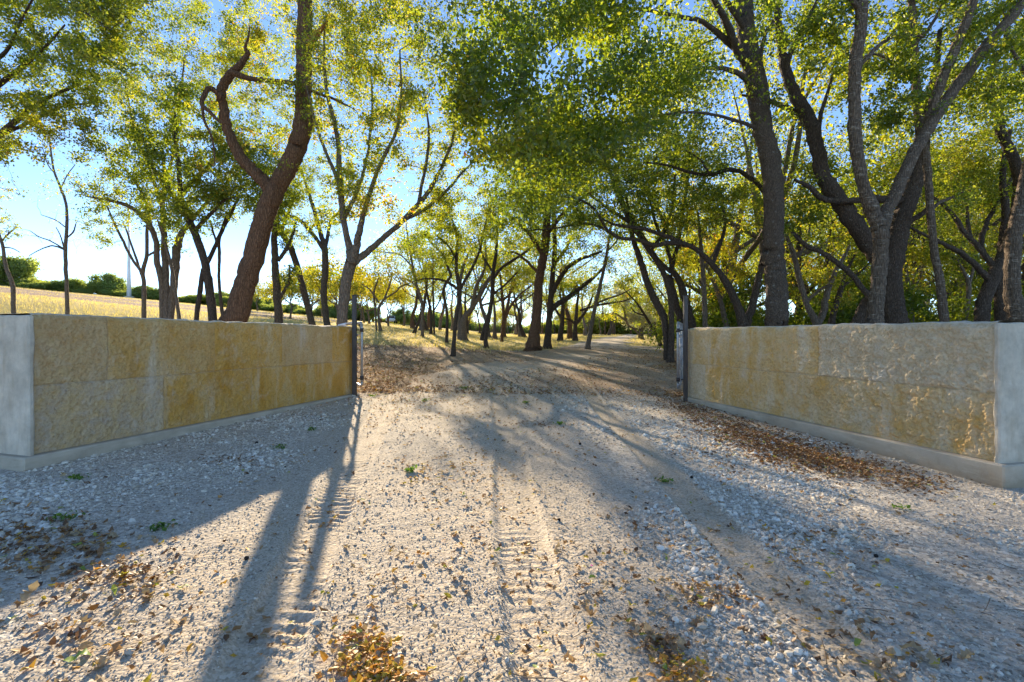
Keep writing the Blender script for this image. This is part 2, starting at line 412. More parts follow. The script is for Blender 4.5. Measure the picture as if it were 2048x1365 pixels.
# tyre tracks: (x at y=2, dx/dy, half width, tread depth)
TRACKS = [(-1.02, -.17, .15, .010), (-1.0, -.20, .15, .004), (.13, -.05, .16, .006), (1.35, .02, .15, .004)]
def track_at(X, Y):
    tot = np.zeros_like(X); tread = np.zeros_like(X)
    for x0, sl, hw, dp in TRACKS:
        cx = x0 + sl * (Y - 2) + .02 * np.sin(Y * 1.3 + x0)
        u = (X - cx) / hw
        w = (1 - sstep(.75, 1.15, np.abs(u)))
        tot = np.maximum(tot, w)
        ph = Y / .078 + .35 * np.abs(u) + .35 * vnoise(X * 6, Y * 6, seed=77)
        bar = sstep(-.1, .5, np.sin(ph * 2 * np.pi) + .9 * vnoise(X * 14, Y * 14, seed=79)) * sstep(-.2, .3, fbm(X * 2.1, Y * 1.1, seed=78))
        tread += w * dp * (bar - .55) + (1 - sstep(.0, .35, np.abs(np.abs(u) - 1.15))) * .007
    return tot, tread
def drive_z(X, Y):
    rm = road_mask(X, Y)
    far = sstep(9, 13, Y)
    z = ground(X, Y) + .006 - .13 * sstep(.35, -.35, rm)
    tot, tr = track_at(X, Y)
    near = 1 - far
    z = z + near * (tr - .018 * tot + .007 * fbm(X * 3, Y * 3, seed=61) + .0026 * fbm(X * 22, Y * 22, seed=62, octv=3) * (1 - .3 * tot))
    return z + .03 * far * fbm(X * .9, Y * .9, seed=63) * sstep(0, 1, rm) + .02 * far
def track_attr(X, Y):
    t, _ = track_at(X, Y)
    mid = sstep(-2.2, -1.2, X + .12 * (Y - 2)) * (1 - sstep(.3, 1.4, X + .05 * (Y - 2)))
    m_ = mid * (.72 + .5 * fbm(X * 1.2, Y * .7, seed=70))
    return np.clip(np.maximum(np.maximum(t * .9, m_), .85 * sstep(8, 13, Y)), 0, 1)
def drive_litter(X, Y):
    return sstep(7.5, 11, Y) * (1 - .8 * sstep(20, 30, Y)) * (.55 + .45 * fbm(X * .4, Y * .3, seed=71) + .25 * sstep(0, -3, X))
ys_d = list(np.arange(-6, 1.3, .25)); y = 1.3
while y < 92:
    ys_d.append(y); y += float(np.interp(y, [1.3, 3.5, 9, 14, 30, 92], [.0115, .02, .055, .12, .3, 1.0]))
xs_d = np.concatenate([np.arange(-16, -4.2, .25), np.arange(-4.2, 4.2, .02), np.arange(4.2, 20, .25)])
tag(grid_mesh(xs_d, np.array(ys_d), drive_z, 'driveway', GRAVEL, {'track': track_attr, 'litter': drive_litter}, lambda X, Y: road_mask(X, Y) > -.5),
    'pale crushed limestone driveway with tyre tracks', kind='structure')
def surf(x, y):
    return np.maximum(drive_z(x, y), ground_z(x, y))

# ------------------------------------------------------------------ walls
def build_wall(A, B, z0, z1a, z1b, side, mat, rough_a, blocks, vals, label, seed):
    A = np.array(A, float); B = np.array(B, float)
    d = (B - A); L = np.linalg.norm(d); d /= L
    nrm = np.array([-d[1], d[0]]) * side          # towards the drive (front face)
    back = -nrm; TH = .62
    root = empty('stone_wall', (A[0], A[1], 0)); tag(root, label, 'wall')
    org = np.array([A[0], A[1], 0.])
    # front face: displaced rock face
    nu, nv = int(L / .0085), 146
    u = np.linspace(0, L, nu); v = np.linspace(0, 1, nv)
    U, Vv = np.meshgrid(u, v, indexing='xy')
    top = z1a + (z1b - z1a) * U / L + .013 * fbm(U * 2.2, 0 * U, seed=seed) + .012 * fbm(U * 9, 0 * U, seed=seed + 1)
    Z = z0 + (top - z0) * Vv
    course = (z0 + z1a) / 2 + (z1b - z1a) / 2 * U / L - .01 + .008 * fbm(U * 1.5, 0 * U, seed=seed + 2)
    blk = np.zeros_like(U); jd = np.abs(Z - course)
    for row, marks in enumerate(blocks):
        inrow = (Z < course) if row == 0 else (Z >= course)
        edges = [0] + marks + [L]
        for k in range(len(edges) - 1):
            sel = inrow & (U >= edges[k]) & (U < edges[k + 1])
            blk[sel] = vals[row][k]
        for e in marks:
            jd = np.where(inrow, np.minimum(jd, np.abs(U - e) + .002), jd)
    joint = 1 - sstep(.003, .013, jd)
    ra = rough_a(U)
    big = fbm(U * 3.2, Z * 3.2, seed=seed + 4, octv=5, gain=.55)
    ridge = 1 - np.abs(fbm(U * 7.5, Z * 7.5, seed=seed + 5, octv=4)) * 2.2
    chip = fbm(U * 26, Z * 26, seed=seed + 6, octv=3)
    mid_ = fbm(U * 13, Z * 13, seed=seed + 9, octv=4, gain=.6)
    knob = 1 - 2 * np.abs(fbm(U * 17, Z * 17, seed=seed + 12, octv=2))
    crag = np.round(fbm(U * 5, Z * 6, seed=seed + 13, octv=3) * 5) / 5
    fine = fbm(U * 48, Z * 48, seed=seed + 14, octv=2)
    H = 1.1 * ra * (.36 * big + .30 * (ridge - .5) + .30 * mid_ + .14 * (knob - .5) + .26 * crag + .34 * chip + .22 * fine)
    edge_fade = sstep(0, .05, 1.22 * np.minimum(Vv, 1 - Vv)) * sstep(0, .05, np.minimum(U, L - U)) * .8 + .2
    H = H * edge_fade + (blk - .4) * .012 - .010 * joint - .004
    H = H - .020 * (1 - sstep(0, .035, (top - Z)))
    P = np.stack([A[0] + d[0] * U + nrm[0] * H, A[1] + d[1] * U + nrm[1] * H, Z], -1)
    V = P.reshape(-1, 3)
    def q(ny, nx, base=0, flip=False):
        i, j = np.meshgrid(np.arange(ny - 1), np.arange(nx - 1), indexing='ij')
        Q = np.stack([i * nx + j, i * nx + j + 1, (i + 1) * nx + j + 1, (i + 1) * nx + j], -1).reshape(-1, 4) + base
        return Q[:, ::-1] if flip else Q
    flip = side < 0
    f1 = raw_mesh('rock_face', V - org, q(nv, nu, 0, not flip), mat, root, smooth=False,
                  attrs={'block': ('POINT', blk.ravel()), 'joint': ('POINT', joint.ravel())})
    # top and back: follow the ragged front edge, so the whole is a thick wall
    w = np.array([0, .03, .08, .16, .26, .36, .46, .56, TH - .015, TH, TH, TH, TH])
    drop = np.array([0, .012, .014, .01, .012, .012, .01, .012, .0, -.02, -.4, -.8, -1.4])
    Wg, Ug = np.meshgrid(w, u, indexing='xy')           # rows follow u
    topu = top[-1][:, None] + drop[None, :] + (.012 * fbm(Ug * 5, Wg * 5, seed=seed + 8)) * sstep(.0, .05, Wg) * (Wg < TH - .001)
    H0 = H[-1][:, None] * (1 - sstep(0, .06, Wg))
    Pt = np.stack([A[0] + d[0] * Ug + nrm[0] * (H0 - Wg), A[1] + d[1] * Ug + nrm[1] * (H0 - Wg), topu], -1).reshape(-1, 3)
    Qt = q(len(u), len(w), 0, not flip)
    n_t = len(Pt)
    raw_mesh('top_and_back', Pt - org, Qt[:, ::-1], PALE, root, smooth=True)
    # end slabs: sawn pale stone at the near end, and at the gate end
    for nm, s0, s1, tk in (('end_slab', L - .002, L + .045, 0), ('gate_end_slab', -.04, .002, 1)):
        g = Geo()
        c = A + d * (s0 + s1) / 2 + back * (TH / 2 - .012)
        zt = (z1b if tk == 0 else z1a) - .004
        g.box((c[0] - A[0], c[1] - A[1], (z0 - .3 + zt) / 2), (s1 - s0, TH + .028, zt - z0 + .3), math.atan2(d[1], d[0]), .012)
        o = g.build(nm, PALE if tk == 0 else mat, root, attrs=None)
        md = o.modifiers.new('sub', 'SUBSURF'); md.subdivision_type = 'SIMPLE'; md.levels = md.render_levels = 5
        tx = bpy.data.textures.new('slab_relief', 'CLOUDS'); tx.noise_scale = .16; tx.noise_depth = 4
        dm = o.modifiers.new('relief', 'DISPLACE'); dm.texture = tx; dm.strength = .026; dm.mid_level = .5
    # footing
    g = Geo()
    s0, s1 = -.12, L + .11
    wd = TH + .16
    c = A + d * (s0 + s1) / 2 + back * (TH / 2)
    g.box((c[0] - A[0], c[1] - A[1], (z0 - .5 + z0 - .003) / 2), (s1 - s0, wd, .497), math.atan2(d[1], d[0]), .012)
    g.build('footing', CONC, root)
    return A, B, d, nrm
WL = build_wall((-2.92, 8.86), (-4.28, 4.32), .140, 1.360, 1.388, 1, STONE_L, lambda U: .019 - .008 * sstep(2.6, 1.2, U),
                [[2.29, 3.54], [.57, 1.73, 2.88, 4.12]], [[.16, .26, .85], [.14, .5, .2, .36, .55]], 'ochre limestone block wall left of the gate opening, facing away from the sun', 11)  # low block values at the gate end: orange bounce glow put into stone colour
WR = build_wall((3.21, 8.80), (4.24, 4.24), .095, 1.325, 1.320, -1, STONE_R, lambda U: .026 + .014 * sstep(1.5, 3.6, U),
                [[.48, 2.24], [1.11, 2.81]], [[.7, .22, .3], [.32, .26, .8]], 'cream limestone block wall right of the gate opening with brown leaves along its foot', 23)

# ------------------------------------------------------------------ gate posts, leaves and opener
def gate_post(px, d, w, ztop, label):
    x = (px - CX) / F * d
    zb = float(ground(x, d)) - .3
    root = empty('gate_post', (x, d, 0)); tag(root, label, 'gate post', 'dark steel posts at the gate opening')
    g = Geo(); g.box((0, 0, (zb + ztop) / 2), (w, w, ztop - zb), 0, .008); g.build('post_tube', STEEL, root)
    g = Geo(); g.box((0, 0, ztop + .004), (w + .012, w + .012, .010), 0, .003); g.build('post_cap', STEEL, root)
    return x
xl = gate_post(709, 8.78, .074, 1.935, 'dark square steel gate post standing at the end of the ochre wall')
xr = gate_post(1371, 8.72, .070, 1.925, 'dark square steel gate post standing at the end of the cream wall')
def gate_leaf(hinge, ang, length, z0, z1, label, side):
    root = empty('swing_gate', (hinge[0], hinge[1], 0)); tag(root, label, 'gate', 'open steel gate leaves swung back behind the walls')
    dx, dy = math.sin(ang), math.cos(ang)
    def P(t, z): return (dx * t, dy * t, z)
    g = Geo(); r = .024
    c = .09
    loop = [P(0, z0 + c), P(0, z1 - c), P(.03, z1 - .03), P(c, z1), P(length - c, z1 + .02), P(length, z1 - c), P(length, z0 + c), P(length - c, z0), P(c, z0), P(.03, z0 + .03), P(0, z0 + c)]
    g.tube(loop, [r] * len(loop), 10); g.build('gate_frame', GALV, root, smooth=True)
    for k in range(4):
        z = z0 + (z1 - z0) * (k + 1) / 5
        g = Geo(); g.tube([P(0.02, z), P(length - .02, z)], [.017, .017], 8); g.build('rail', GALV, root, smooth=True)
    for t in (length * .35, length * .68):
        g = Geo(); g.tube([P(t, z0), P(t, z1)], [.014, .014], 8); g.build('brace', GALV, root, smooth=True)
    for z in (z0 + .16, z1 - .14):
        g = Geo(); g.tube([(side * -.085, -.02, z), (0, 0, z)], [.012, .012], 8); g.tube([(0, 0, z - .035), (0, 0, z + .035)], [.034, .034], 10)
        g.build('hinge', STEEL, root, smooth=True)
gate_leaf((xl + .085, 8.93), -.45, 3.2, .26, 1.445, 'galvanised tube gate leaf swung open behind the ochre wall', 1)
gate_leaf((xr - .095, 8.84), .37, 3.0, .24, 1.44, 'galvanised tube gate leaf swung open behind the cream wall', -1)
root = empty('gate_opener', (xl, 8.95, 0)); tag(root, 'silver gate opener arm reaching over the ochre wall to the post', 'gate opener')
g = Geo(); a = px2w(678, 652, 9.35) - np.array([xl, 8.95, 0]); b = px2w(705, 646, 9.0) - np.array([xl, 8.95, 0])
g.tube([a, a * .45 + b * .55], [.030, .030], 10); g.build('actuator_tube', WHITE, root, smooth=True)
g = Geo(); g.tube([a * .46 + b * .54, b], [.018, .018], 10); g.build('piston_rod', GALV, root, smooth=True)
g = Geo(); g.box(a + np.array([.02, .02, -.05]), (.16, .08, .04), .3, .008); g.build('mount_bracket', STEEL, root)
g = Geo(); zb = float(ground(a[0] + xl, 8.95 + a[1])); g.tube([(a[0], a[1] + .04, zb - .2), (a[0], a[1] + .04, a[2] - .02)], [.03, .03], 8); g.build('support_post', STEEL, root, smooth=True)
# chain hanging on the right leaf stile
g = Geo()
for k in range(14):
    zc = .32 + k * .036; t = np.linspace(0, 2 * math.pi, 11)
    lx = .009 * np.cos(t); lz = .024 * np.sin(t)
    p = np.stack([lx if k % 2 else 0 * t, 0 * t if k % 2 else lx, lz + zc], -1)
    g.tube(p + np.array([xr - .062, 8.80, 0]), [.004] * 11, 5, cap=False)
tag(g.build('chain', GALV, None, smooth=True), 'steel chain hanging beside the gate post at the cream wall', 'chain')

# ------------------------------------------------------------------ trees
def leaf_build(name, V, T, at, mat, parent, wood):
    if wood is None: return raw_mesh(name, V, T, mat, parent, attrs={'tint': ('FACE', at)})
    WV, WQ, wm = wood                    # fine twigs belong to the crown
    WT = np.concatenate([WQ[:, [0, 1, 2]], WQ[:, [0, 2, 3]]])
    return raw_mesh(name, np.vstack([V, WV]), np.vstack([T, WT + len(V)]), None, parent, mats=[mat, wm],
                    mat_index=np.r_[np.zeros(len(T), int), np.ones(len(WT), int)], attrs={'tint': ('FACE', np.r_[at, np.zeros(len(WT))])})
def leaves_mesh(name, c, size, tint, mat, parent, rng, ovate=False, up=.35, wood=None):
    n = len(c)
    d = rng.normal(size=(n, 3)); d[:, 2] -= .25; d /= np.linalg.norm(d, axis=1)[:, None]
    nn = rng.normal(size=(n, 3)); nn[:, 2] += up
    nn -= d * (nn * d).sum(1)[:, None]; nn /= np.linalg.norm(nn, axis=1)[:, None] + 1e-9
    s = np.cross(d, nn)
    sz = (size * rng.uniform(.5, 1.4, n))[:, None]
    if ovate:
        fr = [(-.5, 0, 0), (-.18, .27, .09), (.18, .2, .05), (.55, 0, -.10), (.18, -.2, .05), (-.18, -.27, .09)]
        V = np.stack([c + sz * (a * d + b * s + e * nn) for a, b, e in fr], 1).reshape(-1, 3)
        b = np.arange(n)[:, None] * 6
        T = np.concatenate([b + [0, 1, 2], b + [0, 2, 3], b + [0, 3, 4], b + [0, 4, 5]], 1).reshape(-1, 3)
        at = np.repeat(tint, 4)
        return leaf_build(name, V, T, at, mat, parent, wood)
    fr = [(-.5, 0, 0), (-.02, .3, .08), (.5, 0, -.05), (-.02, -.3, .08)]
    V = np.stack([c + sz * (a * d + b * s + e * nn) for a, b, e in fr], 1).reshape(-1, 3)
    b = np.arange(n)[:, None] * 4
    T = np.concatenate([b + [0, 1, 2], b + [0, 2, 3]], 1).reshape(-1, 3)
    return leaf_build(name, V, T, np.repeat(tint, 2), mat, parent, wood)
def grow(nodes, rad, targets, rng, rmax, thick=1.0, up=.15):
    """Add one curved branchlet per target, each from the closest wood; returns paths."""
    N = np.array(nodes); R = np.array(rad)
    dist = np.array([np.min(((N - t) ** 2).sum(1)) for t in targets])
    paths = []; radii = []
    cap = len(N) + len(targets) * 5 + 5
    NN = np.empty((cap, 3)); RR = np.empty(cap); n = len(N); NN[:n] = N; RR[:n] = R
    for k in np.argsort(dist):
        t = targets[k]
        dd = ((NN[:n] - t) ** 2).sum(1) + np.maximum(0, NN[:n, 2] - t[2]) ** 2 * .5
        i = int(np.argmin(dd)); p = NN[i]
        L = np.linalg.norm(t - p)
        if L < .05: continue
        mid = (p + t) / 2 + rng.normal(size=3) * L * .09 + np.array([0, 0, up * L * .3])
        s = np.linspace(0, 1, 6)[:, None]
        Pp = (1 - s) ** 2 * p + 2 * s * (1 - s) * mid + s * s * t
        Pp[1:] += rng.normal(size=(5, 3)) * L * .022
        r0 = min(RR[i] * .7, (.004 + .0085 * L) * thick, rmax)
        rr = np.linspace(r0, max(.0022 * thick, r0 * .28), 6)
        paths.append(Pp); radii.append(rr)
        NN[n:n + 5] = Pp[1:]; RR[n:n + 5] = rr[1:]; n += 5
    return np.array(paths), np.array(radii)
N_LEAVES = [0]
def tree(name, label, D, trunk, limbs=(), clumps=(), bark=BARK, leafmat=LEAF, size=.07, per=40, sig=.16, tint=(.45, .16),
         group=None, seed=1, stubs=(), drift=0.0, nside=14, thick=1.0, tgt=1.0, cat='tree', rmax=.05, fruit=None, local=None, leafless=False):
    rng = np.random.default_rng(seed * 101 + 13)
    if D == 'g':
        p0 = trunk[0]; gx, D, _ = px2ground(p0[0], p0[1])
    def conv(pl, d0, d1):
        out = []
        for k, q in enumerate(pl):
            t = k / max(1, len(pl) - 1)
            d = d0 + (d1 - d0) * t ** 1.2
            out.append([*px2w(q[0], q[1], d), q[2] / 2 / F * d])
        return np.array(out)
    T = conv(trunk, D, D + drift) if local is None else np.array(trunk, float)
    if local is None:      # widths were read across the picture: take them square to the trunk
        dv = np.gradient(T[:, :3], axis=0); T[:, 3] *= .93 * np.clip(np.abs(dv[:, 2]) / (np.hypot(dv[:, 0], dv[:, 2]) + 1e-9), .72, 1)
    g0 = float(ground(T[0, 0], T[0, 1]))
    r0 = T[0, 3]
    lo = T[0].copy()
    if T[0, 2] > g0 + .06:
        sl = (T[1, :3] - T[0, :3]) / max(1e-3, (T[1, 2] - T[0, 2])) * .6
        hgt = T[0, 2] - g0
        lo[:3] = T[0, :3] - sl * hgt; lo[2] = float(ground(lo[0], lo[1])); lo[3] = r0 * 1.3
        T = np.vstack([lo, T])
    else:
        T[0, 2] = g0
    base = T[0].copy()
    under = base.copy(); under[2] -= .25; under[3] *= 1.5
    T[0, 3] *= 1.12
    T = np.vstack([under, T])
    root = empty(name, base[:3]); tag(root, label, cat, group)
    org = base[:3]
    per_ = max(4, int(8 * min(1.5, nside / 14)))
    S = spline(T, per_)
    S[:, 3] = np.maximum(S[:, 3], .004)
    # root flare
    hh = np.maximum(S[:, 2] - base[2], 0); S[:, 3] *= 1 + .42 * np.exp(-hh / (base[3] * 1.3 + .02))
    S[:, :3] += (rng.normal(size=(len(S), 3)) * S[:, 3:4] * .05)
    g = Geo(); V, Q = tube(S[:, :3], S[:, 3], nside, .075, seed); g.add(V - org, Q)
    g.build('trunk', bark, root, smooth=True)
    nodes = [S[per_:, :3]]; rads = [S[per_:, 3]]
    for k, lb in enumerate(limbs):
        dd = lb[1] if isinstance(lb, tuple) else 0.0
        pl = lb[0] if isinstance(lb, tuple) else lb
        d0 = lb[2] if isinstance(lb, tuple) and len(lb) > 2 else 0.0
        Lp = conv(pl, D + d0, D + d0 + dd) if local is None else np.array(pl, float)
        Sl = spline(Lp, 6); Sl[:, 3] = np.maximum(Sl[:, 3], .004)
        Sl[1:, :3] += rng.normal(size=(len(Sl) - 1, 3)) * Sl[1:, 3:4] * .10
        g = Geo(); V, Q = tube(Sl[:, :3], Sl[:, 3], max(7, nside - 4), .07, seed + k + 5); g.add(V - org, Q)
        g.build('branch', bark, root, smooth=True)
        nodes.append(Sl[1:, :3]); rads.append(Sl[1:, 3])
    for st, dd in stubs:
        Lp = conv(st, D, D + dd); Sl = spline(Lp, 5)
        g = Geo(); g.tube(Sl[:, :3] - org, Sl[:, 3], 8, .12, seed=seed)
        o = g.build('broken_stub', BROKEN, root); o['label'] = 'splintered orange brown stub'
    if not clumps: return root
    tg = []; tt = []
    for cl in clumps:
        if local is None:
            px, py, rx, ry, a0, a1, n = cl[:7]
            dt = cl[7] if len(cl) > 7 else 0.0
            n = max(1, int(n * tgt * 1.6))
            q = np.clip(rng.normal(size=(n * 3, 3)) * .72, -2.1, 2.1)
            d = D + a0 + (a1 - a0) * np.clip(q[:, 2] * .5 + .5, -.2, 1.2)
            P = np.stack([(px + rx * q[:, 0] - CX) / F * d, d, EYE - (py + ry * q[:, 1] - HY) / F * d], -1)
        else:
            cx, cy, cz, rx, rz_, n = cl[:6]; dt = cl[6] if len(cl) > 6 else 0.0
            n = max(1, int(n * tgt))
            q = rng.normal(size=(n * 3, 3)); q /= np.linalg.norm(q, axis=1)[:, None]; q *= rng.uniform(0, 1, (n * 3, 1)) ** .4
            P = np.array([cx, cy, cz]) + q * np.array([rx, rx, rz_])
        # gaps: keep the targets where a coarse noise is high
        nz = vnoise(P[:, 0] * 1.3, P[:, 1] * 1.3, P[:, 2] * 1.3, seed=seed) + rng.normal(size=len(P)) * .3
        P = P[np.argsort(-nz)[:n]]
        P = P[P[:, 2] > ground(P[:, 0], P[:, 1]) + .25]
        tg.append(P); tt.append(np.full(len(P), dt))
    tg = np.vstack(tg); tt = np.concatenate(tt)
    if local is None: sig *= .56; size *= .92; thick *= 1.6
    paths, radii = grow(np.vstack(nodes), np.concatenate(rads), tg, rng, rmax, thick)
    V, Q = batch_tubes(paths - org, radii, 5 if nside > 9 else 4)
    wood = (V, Q, bark)
    # leaves along the outer part of each branchlet
    T_ = len(paths)
    k = rng.poisson(per * (2.05 if local is None else 1.0) * rng.uniform(.35, 1.65, T_), T_)
    idx = np.repeat(np.arange(T_), k); n = len(idx)
    s = rng.uniform(.35, 1.0, n) ** .7 * 5
    i0 = np.minimum(s.astype(int), 4); f = (s - i0)[:, None]
    c = paths[idx, i0] * (1 - f) + paths[idx, i0 + 1] * f
    c = c + rng.normal(size=(n, 3)) * sig * np.array([1, 1, .75])
    mean = paths.mean(1)
    cn = vnoise(mean[:, 0] * .9, mean[:, 1] * .9, mean[:, 2] * .9, seed=seed + 50)
    ends = paths[:, -1]
    near = np.argmin(((ends[:, None, :] - tg[None, :, :]) ** 2).sum(2), 1) if T_ * len(tg) < 4e6 else np.zeros(T_, int)
    ti = tint[0] + cn[idx] * tint[1] * .8 + rng.normal(size=n) * tint[1] * .7 + tt[near][idx]
    ok = c[:, 2] > ground(c[:, 0], c[:, 1]) + .05
    c = c[ok]; ti = np.clip(ti[ok], 0, 1)
    N_LEAVES[0] += len(c)
    leaves_mesh('crown', c - org, size, ti, leafmat, root, rng, ovate=(size > .075 and local is None and D < 12), wood=wood)
    return root
# ================================================================== traced trees, left side
YB = (.62, .16)
tree('leaning_tree', 'big brown leaning tree with S-curved limb and splintered stub behind the ochre wall', 10.5,
     [(460, 655, 52), (468, 638, 49), (503, 528, 43), (533, 423, 44), (568, 349, 42), (600, 279, 39), (608, 189, 33), (608, 100, 31), (610, 0, 29), (618, -120, 24), (640, -260, 16), (680, -380, 8)],
     [([(545, 395, 26), (530, 365, 25), (503, 340, 23), (471, 299, 20), (451, 239, 18), (443, 194, 17), (451, 164, 17), (466, 145, 16), (482, 128, 13), (496, 108, 9), (490, 95, 6), (496, 78, 4), (500, 52, 2)], -.8),
      ([(466, 146, 12), (498, 157, 10), (538, 162, 9), (588, 167, 8), (628, 184, 6), (668, 199, 5), (700, 214, 3)], .9, -.55),
      ([(443, 194, 12), (430, 182, 10), (418, 177, 9), (408, 192, 9), (404, 210, 8), (420, 225, 7), (440, 244, 5), (462, 248, 3)], -.6, -.5),
      ([(404, 210, 6), (408, 240, 5), (425, 280, 4), (430, 330, 2)], -.3, -.8),
      ([(614, -60, 15), (570, -120, 12), (500, -180, 8)], -1.2), ([(612, -20, 13), (660, -90, 10), (740, -150, 7)], -.8)],
     [(520, 90, 110, 80, 0.30, 1.60, 34), (590, 220, 90, 110, 0.30, 1.80, 20), (500, 250, 70, 90, 0.30, 1.60, 16), (660, 80, 80, 90, 0.30, 1.60, 26), (440, 60, 80, 70, 0.30, 1.60, 20),
      (680, 230, 50, 50, 0.30, 1.60, 7), (540, -130, 200, 110, 0.30, 1.60, 60), (720, -120, 120, 100, 0.30, 1.60, 36), (440, 290, 40, 60, 0.30, 1.60, 10)],
     bark=BARK_R, size=.062, per=26, sig=.13, tint=(.66, .18), seed=3, nside=22,
     stubs=[([(612, 92, 20), (625, 78, 17), (640, 62, 10), (655, 42, 3)], -.35)])
tree('forked_tree', 'pale brown tree with three-way fork right behind the end of the ochre wall', 10.4,
     [(684, 660, 22), (684, 648, 22), (690, 578, 23), (700, 533, 25), (704, 515, 24), (697, 490, 15), (687, 438, 13), (680, 369, 12), (677, 299, 10), (668, 240, 9), (655, 190, 8), (648, 120, 6), (650, 40, 4)],
     [([(704, 522, 18), (714, 490, 15), (719, 462, 12), (735, 400, 9), (760, 330, 8), (792, 265, 6), (802, 190, 4), (800, 100, 3)], -1),
      ([(708, 526, 15), (730, 508, 13), (765, 478, 11), (809, 438, 10), (849, 394, 9), (879, 344, 7), (905, 280, 5), (915, 220, 3)], 1.2),
      ([(809, 440, 9), (850, 418, 7), (895, 380, 6), (925, 345, 4), (950, 320, 2)], .8, .5),
      ([(836, 410, 7), (850, 340, 6), (858, 270, 5), (850, 200, 3)], -.6, .6),
      ([(687, 440, 9), (720, 370, 7), (738, 290, 5), (745, 200, 4), (735, 120, 3)], .6),
      ([(680, 370, 8), (650, 300, 6), (630, 240, 5), (610, 160, 3)], -.5)],
     [(660, 90, 80, 90, -2, 2, 40), (740, 130, 90, 110, -2, 2, 48), (815, 60, 80, 80, -2, 2, 34), (690, 290, 70, 70, -2, 1, 22), (770, 250, 60, 80, -1, 1, 18), (870, 330, 55, 60, 0, 2, 22),
      (775, 395, 75, 40, -1, 1, 30, .15), (700, 180, 110, 120, -2, 2, 50), (800, 240, 70, 70, -1.5, 2, 26), (760, 50, 130, 75, -2, 2, 56), (640, 40, 80, 70, -1, 2, 30), (880, 370, 40, 60, 0, 2, 16), (840, 170, 50, 70, -1, 1, 16), (910, 260, 40, 60, 0, 2, 16), (650, 200, 60, 60, -2, 1, 18), (720, -60, 200, 90, -2, 2, 60), (720, 340, 50, 40, -2, 0, 8), (655, 420, 40, 50, 0, 2, 14), (880, 420, 40, 30, 0, 1.5, 8)],
     bark=BARK_F, size=.056, per=34, sig=.15, tint=(.56, .18), seed=4, nside=16)
tree('slender_tree', 'slender dark Y-forked tree just left of the three-way forked tree', 26,
     [(655, 655, 13), (648, 598, 13), (650, 548, 14), (650, 500, 13), (642, 470, 10), (628, 420, 8), (612, 370, 6), (600, 335, 4)],
     [([(650, 503, 9), (638, 486, 8), (615, 455, 8), (598, 441, 7), (565, 424, 5), (540, 400, 3)], -.8), ([(650, 500, 8), (656, 470, 7), (663, 440, 6), (683, 418, 5), (700, 380, 3)], .8)],
     [(610, 400, 50, 40, -1.5, 1, 18), (600, 340, 50, 45, -1, 1, 18), (560, 420, 35, 35, -1, 1, 12), (680, 400, 35, 45, 0, 1.5, 12), (640, 320, 40, 40, -1, 1, 12), (615, 450, 50, 40, -1, 1, 20), (665, 470, 35, 45, -1, 1, 14), (570, 470, 35, 40, -1, 1, 12)], size=.075, per=34, sig=.2, tint=(.5, .16), seed=5, nside=12)
tree('slanting_tree', 'dark tree slanting up to the left between two upright trunks', 16,
     [(625, 652, 14), (605, 573, 14), (583, 498, 13), (562, 465, 12), (548, 430, 10), (540, 395, 8), (528, 340, 5)],
     [([(562, 465, 7), (575, 430, 6), (590, 395, 4)], .6)],
     [(530, 350, 55, 50, -1, 1, 22), (575, 385, 45, 35, -1, 1, 16), (520, 300, 50, 40, -1, 1, 16)], size=.072, per=36, sig=.2, tint=(.48, .15), seed=6, nside=12)
tree('upright_tree', 'upright dark trunk with side branches just right of the leaning tree', 15,
     [(558, 650, 17), (553, 573, 15), (550, 523, 14), (548, 473, 13), (553, 438, 11), (560, 400, 9), (555, 340, 6)],
     [([(556, 522, 8), (573, 498, 7), (585, 470, 6), (592, 445, 4)], .7), ([(560, 598, 6), (570, 580, 6), (578, 563, 5), (580, 530, 3)], -.5)],
     [(550, 410, 55, 40, -1, 1, 24), (580, 470, 30, 25, 0, 1, 8), (510, 430, 40, 30, -1, 0, 12), (585, 540, 18, 22, -.6, 0, 5), (560, 330, 60, 50, -1, 1, 22)], size=.07, per=38, sig=.18, tint=(.47, .15), seed=7, nside=12)
tree('bent_tree', 'dark double-stemmed tree bending left just left of the leaning tree', 13,
     [(426, 645, 18), (418, 573, 17), (408, 518, 16), (388, 463, 15), (371, 424, 13), (362, 390, 11), (358, 340, 9), (352, 280, 7), (350, 220, 4)],
     [([(392, 648, 9), (400, 580, 9), (407, 540, 8), (418, 520, 8), (440, 470, 7), (465, 420, 6), (480, 390, 4)], .4, .3),
      ([(371, 424, 9), (340, 380, 8), (310, 340, 7), (290, 290, 5)], -1), ([(362, 390, 9), (400, 350, 8), (440, 310, 6), (470, 270, 4)], .8), ([(388, 463, 9), (420, 430, 7), (450, 400, 5)], -.8)],
     [(380, 340, 110, 60, -1.5, 1, 70), (450, 370, 80, 45, -1, 1, 44), (300, 290, 80, 50, -1.5, 1, 34), (350, 420, 50, 35, -1, .5, 20), (420, 270, 90, 60, -1, 1, 40), (330, 200, 90, 60, -1.5, 1, 26)],
     bark=BARK_D, size=.07, per=44, sig=.19, tint=(.42, .15), seed=8, nside=14)
tree('slim_tree', 'very slim wavy dark tree just left of the leaning trunk', 15,
     [(446, 640, 7), (444, 622, 7), (438, 563, 6), (439, 513, 6), (439, 478, 6), (451, 438, 5), (470, 408, 4)], [([(439, 500, 4), (428, 470, 4), (420, 440, 3)], -.4)],
     [(460, 420, 40, 30, -.6, .6, 10), (430, 440, 25, 20, -.5, .5, 6)], size=.065, per=30, sig=.16, tint=(.5, .15), seed=9, nside=9)
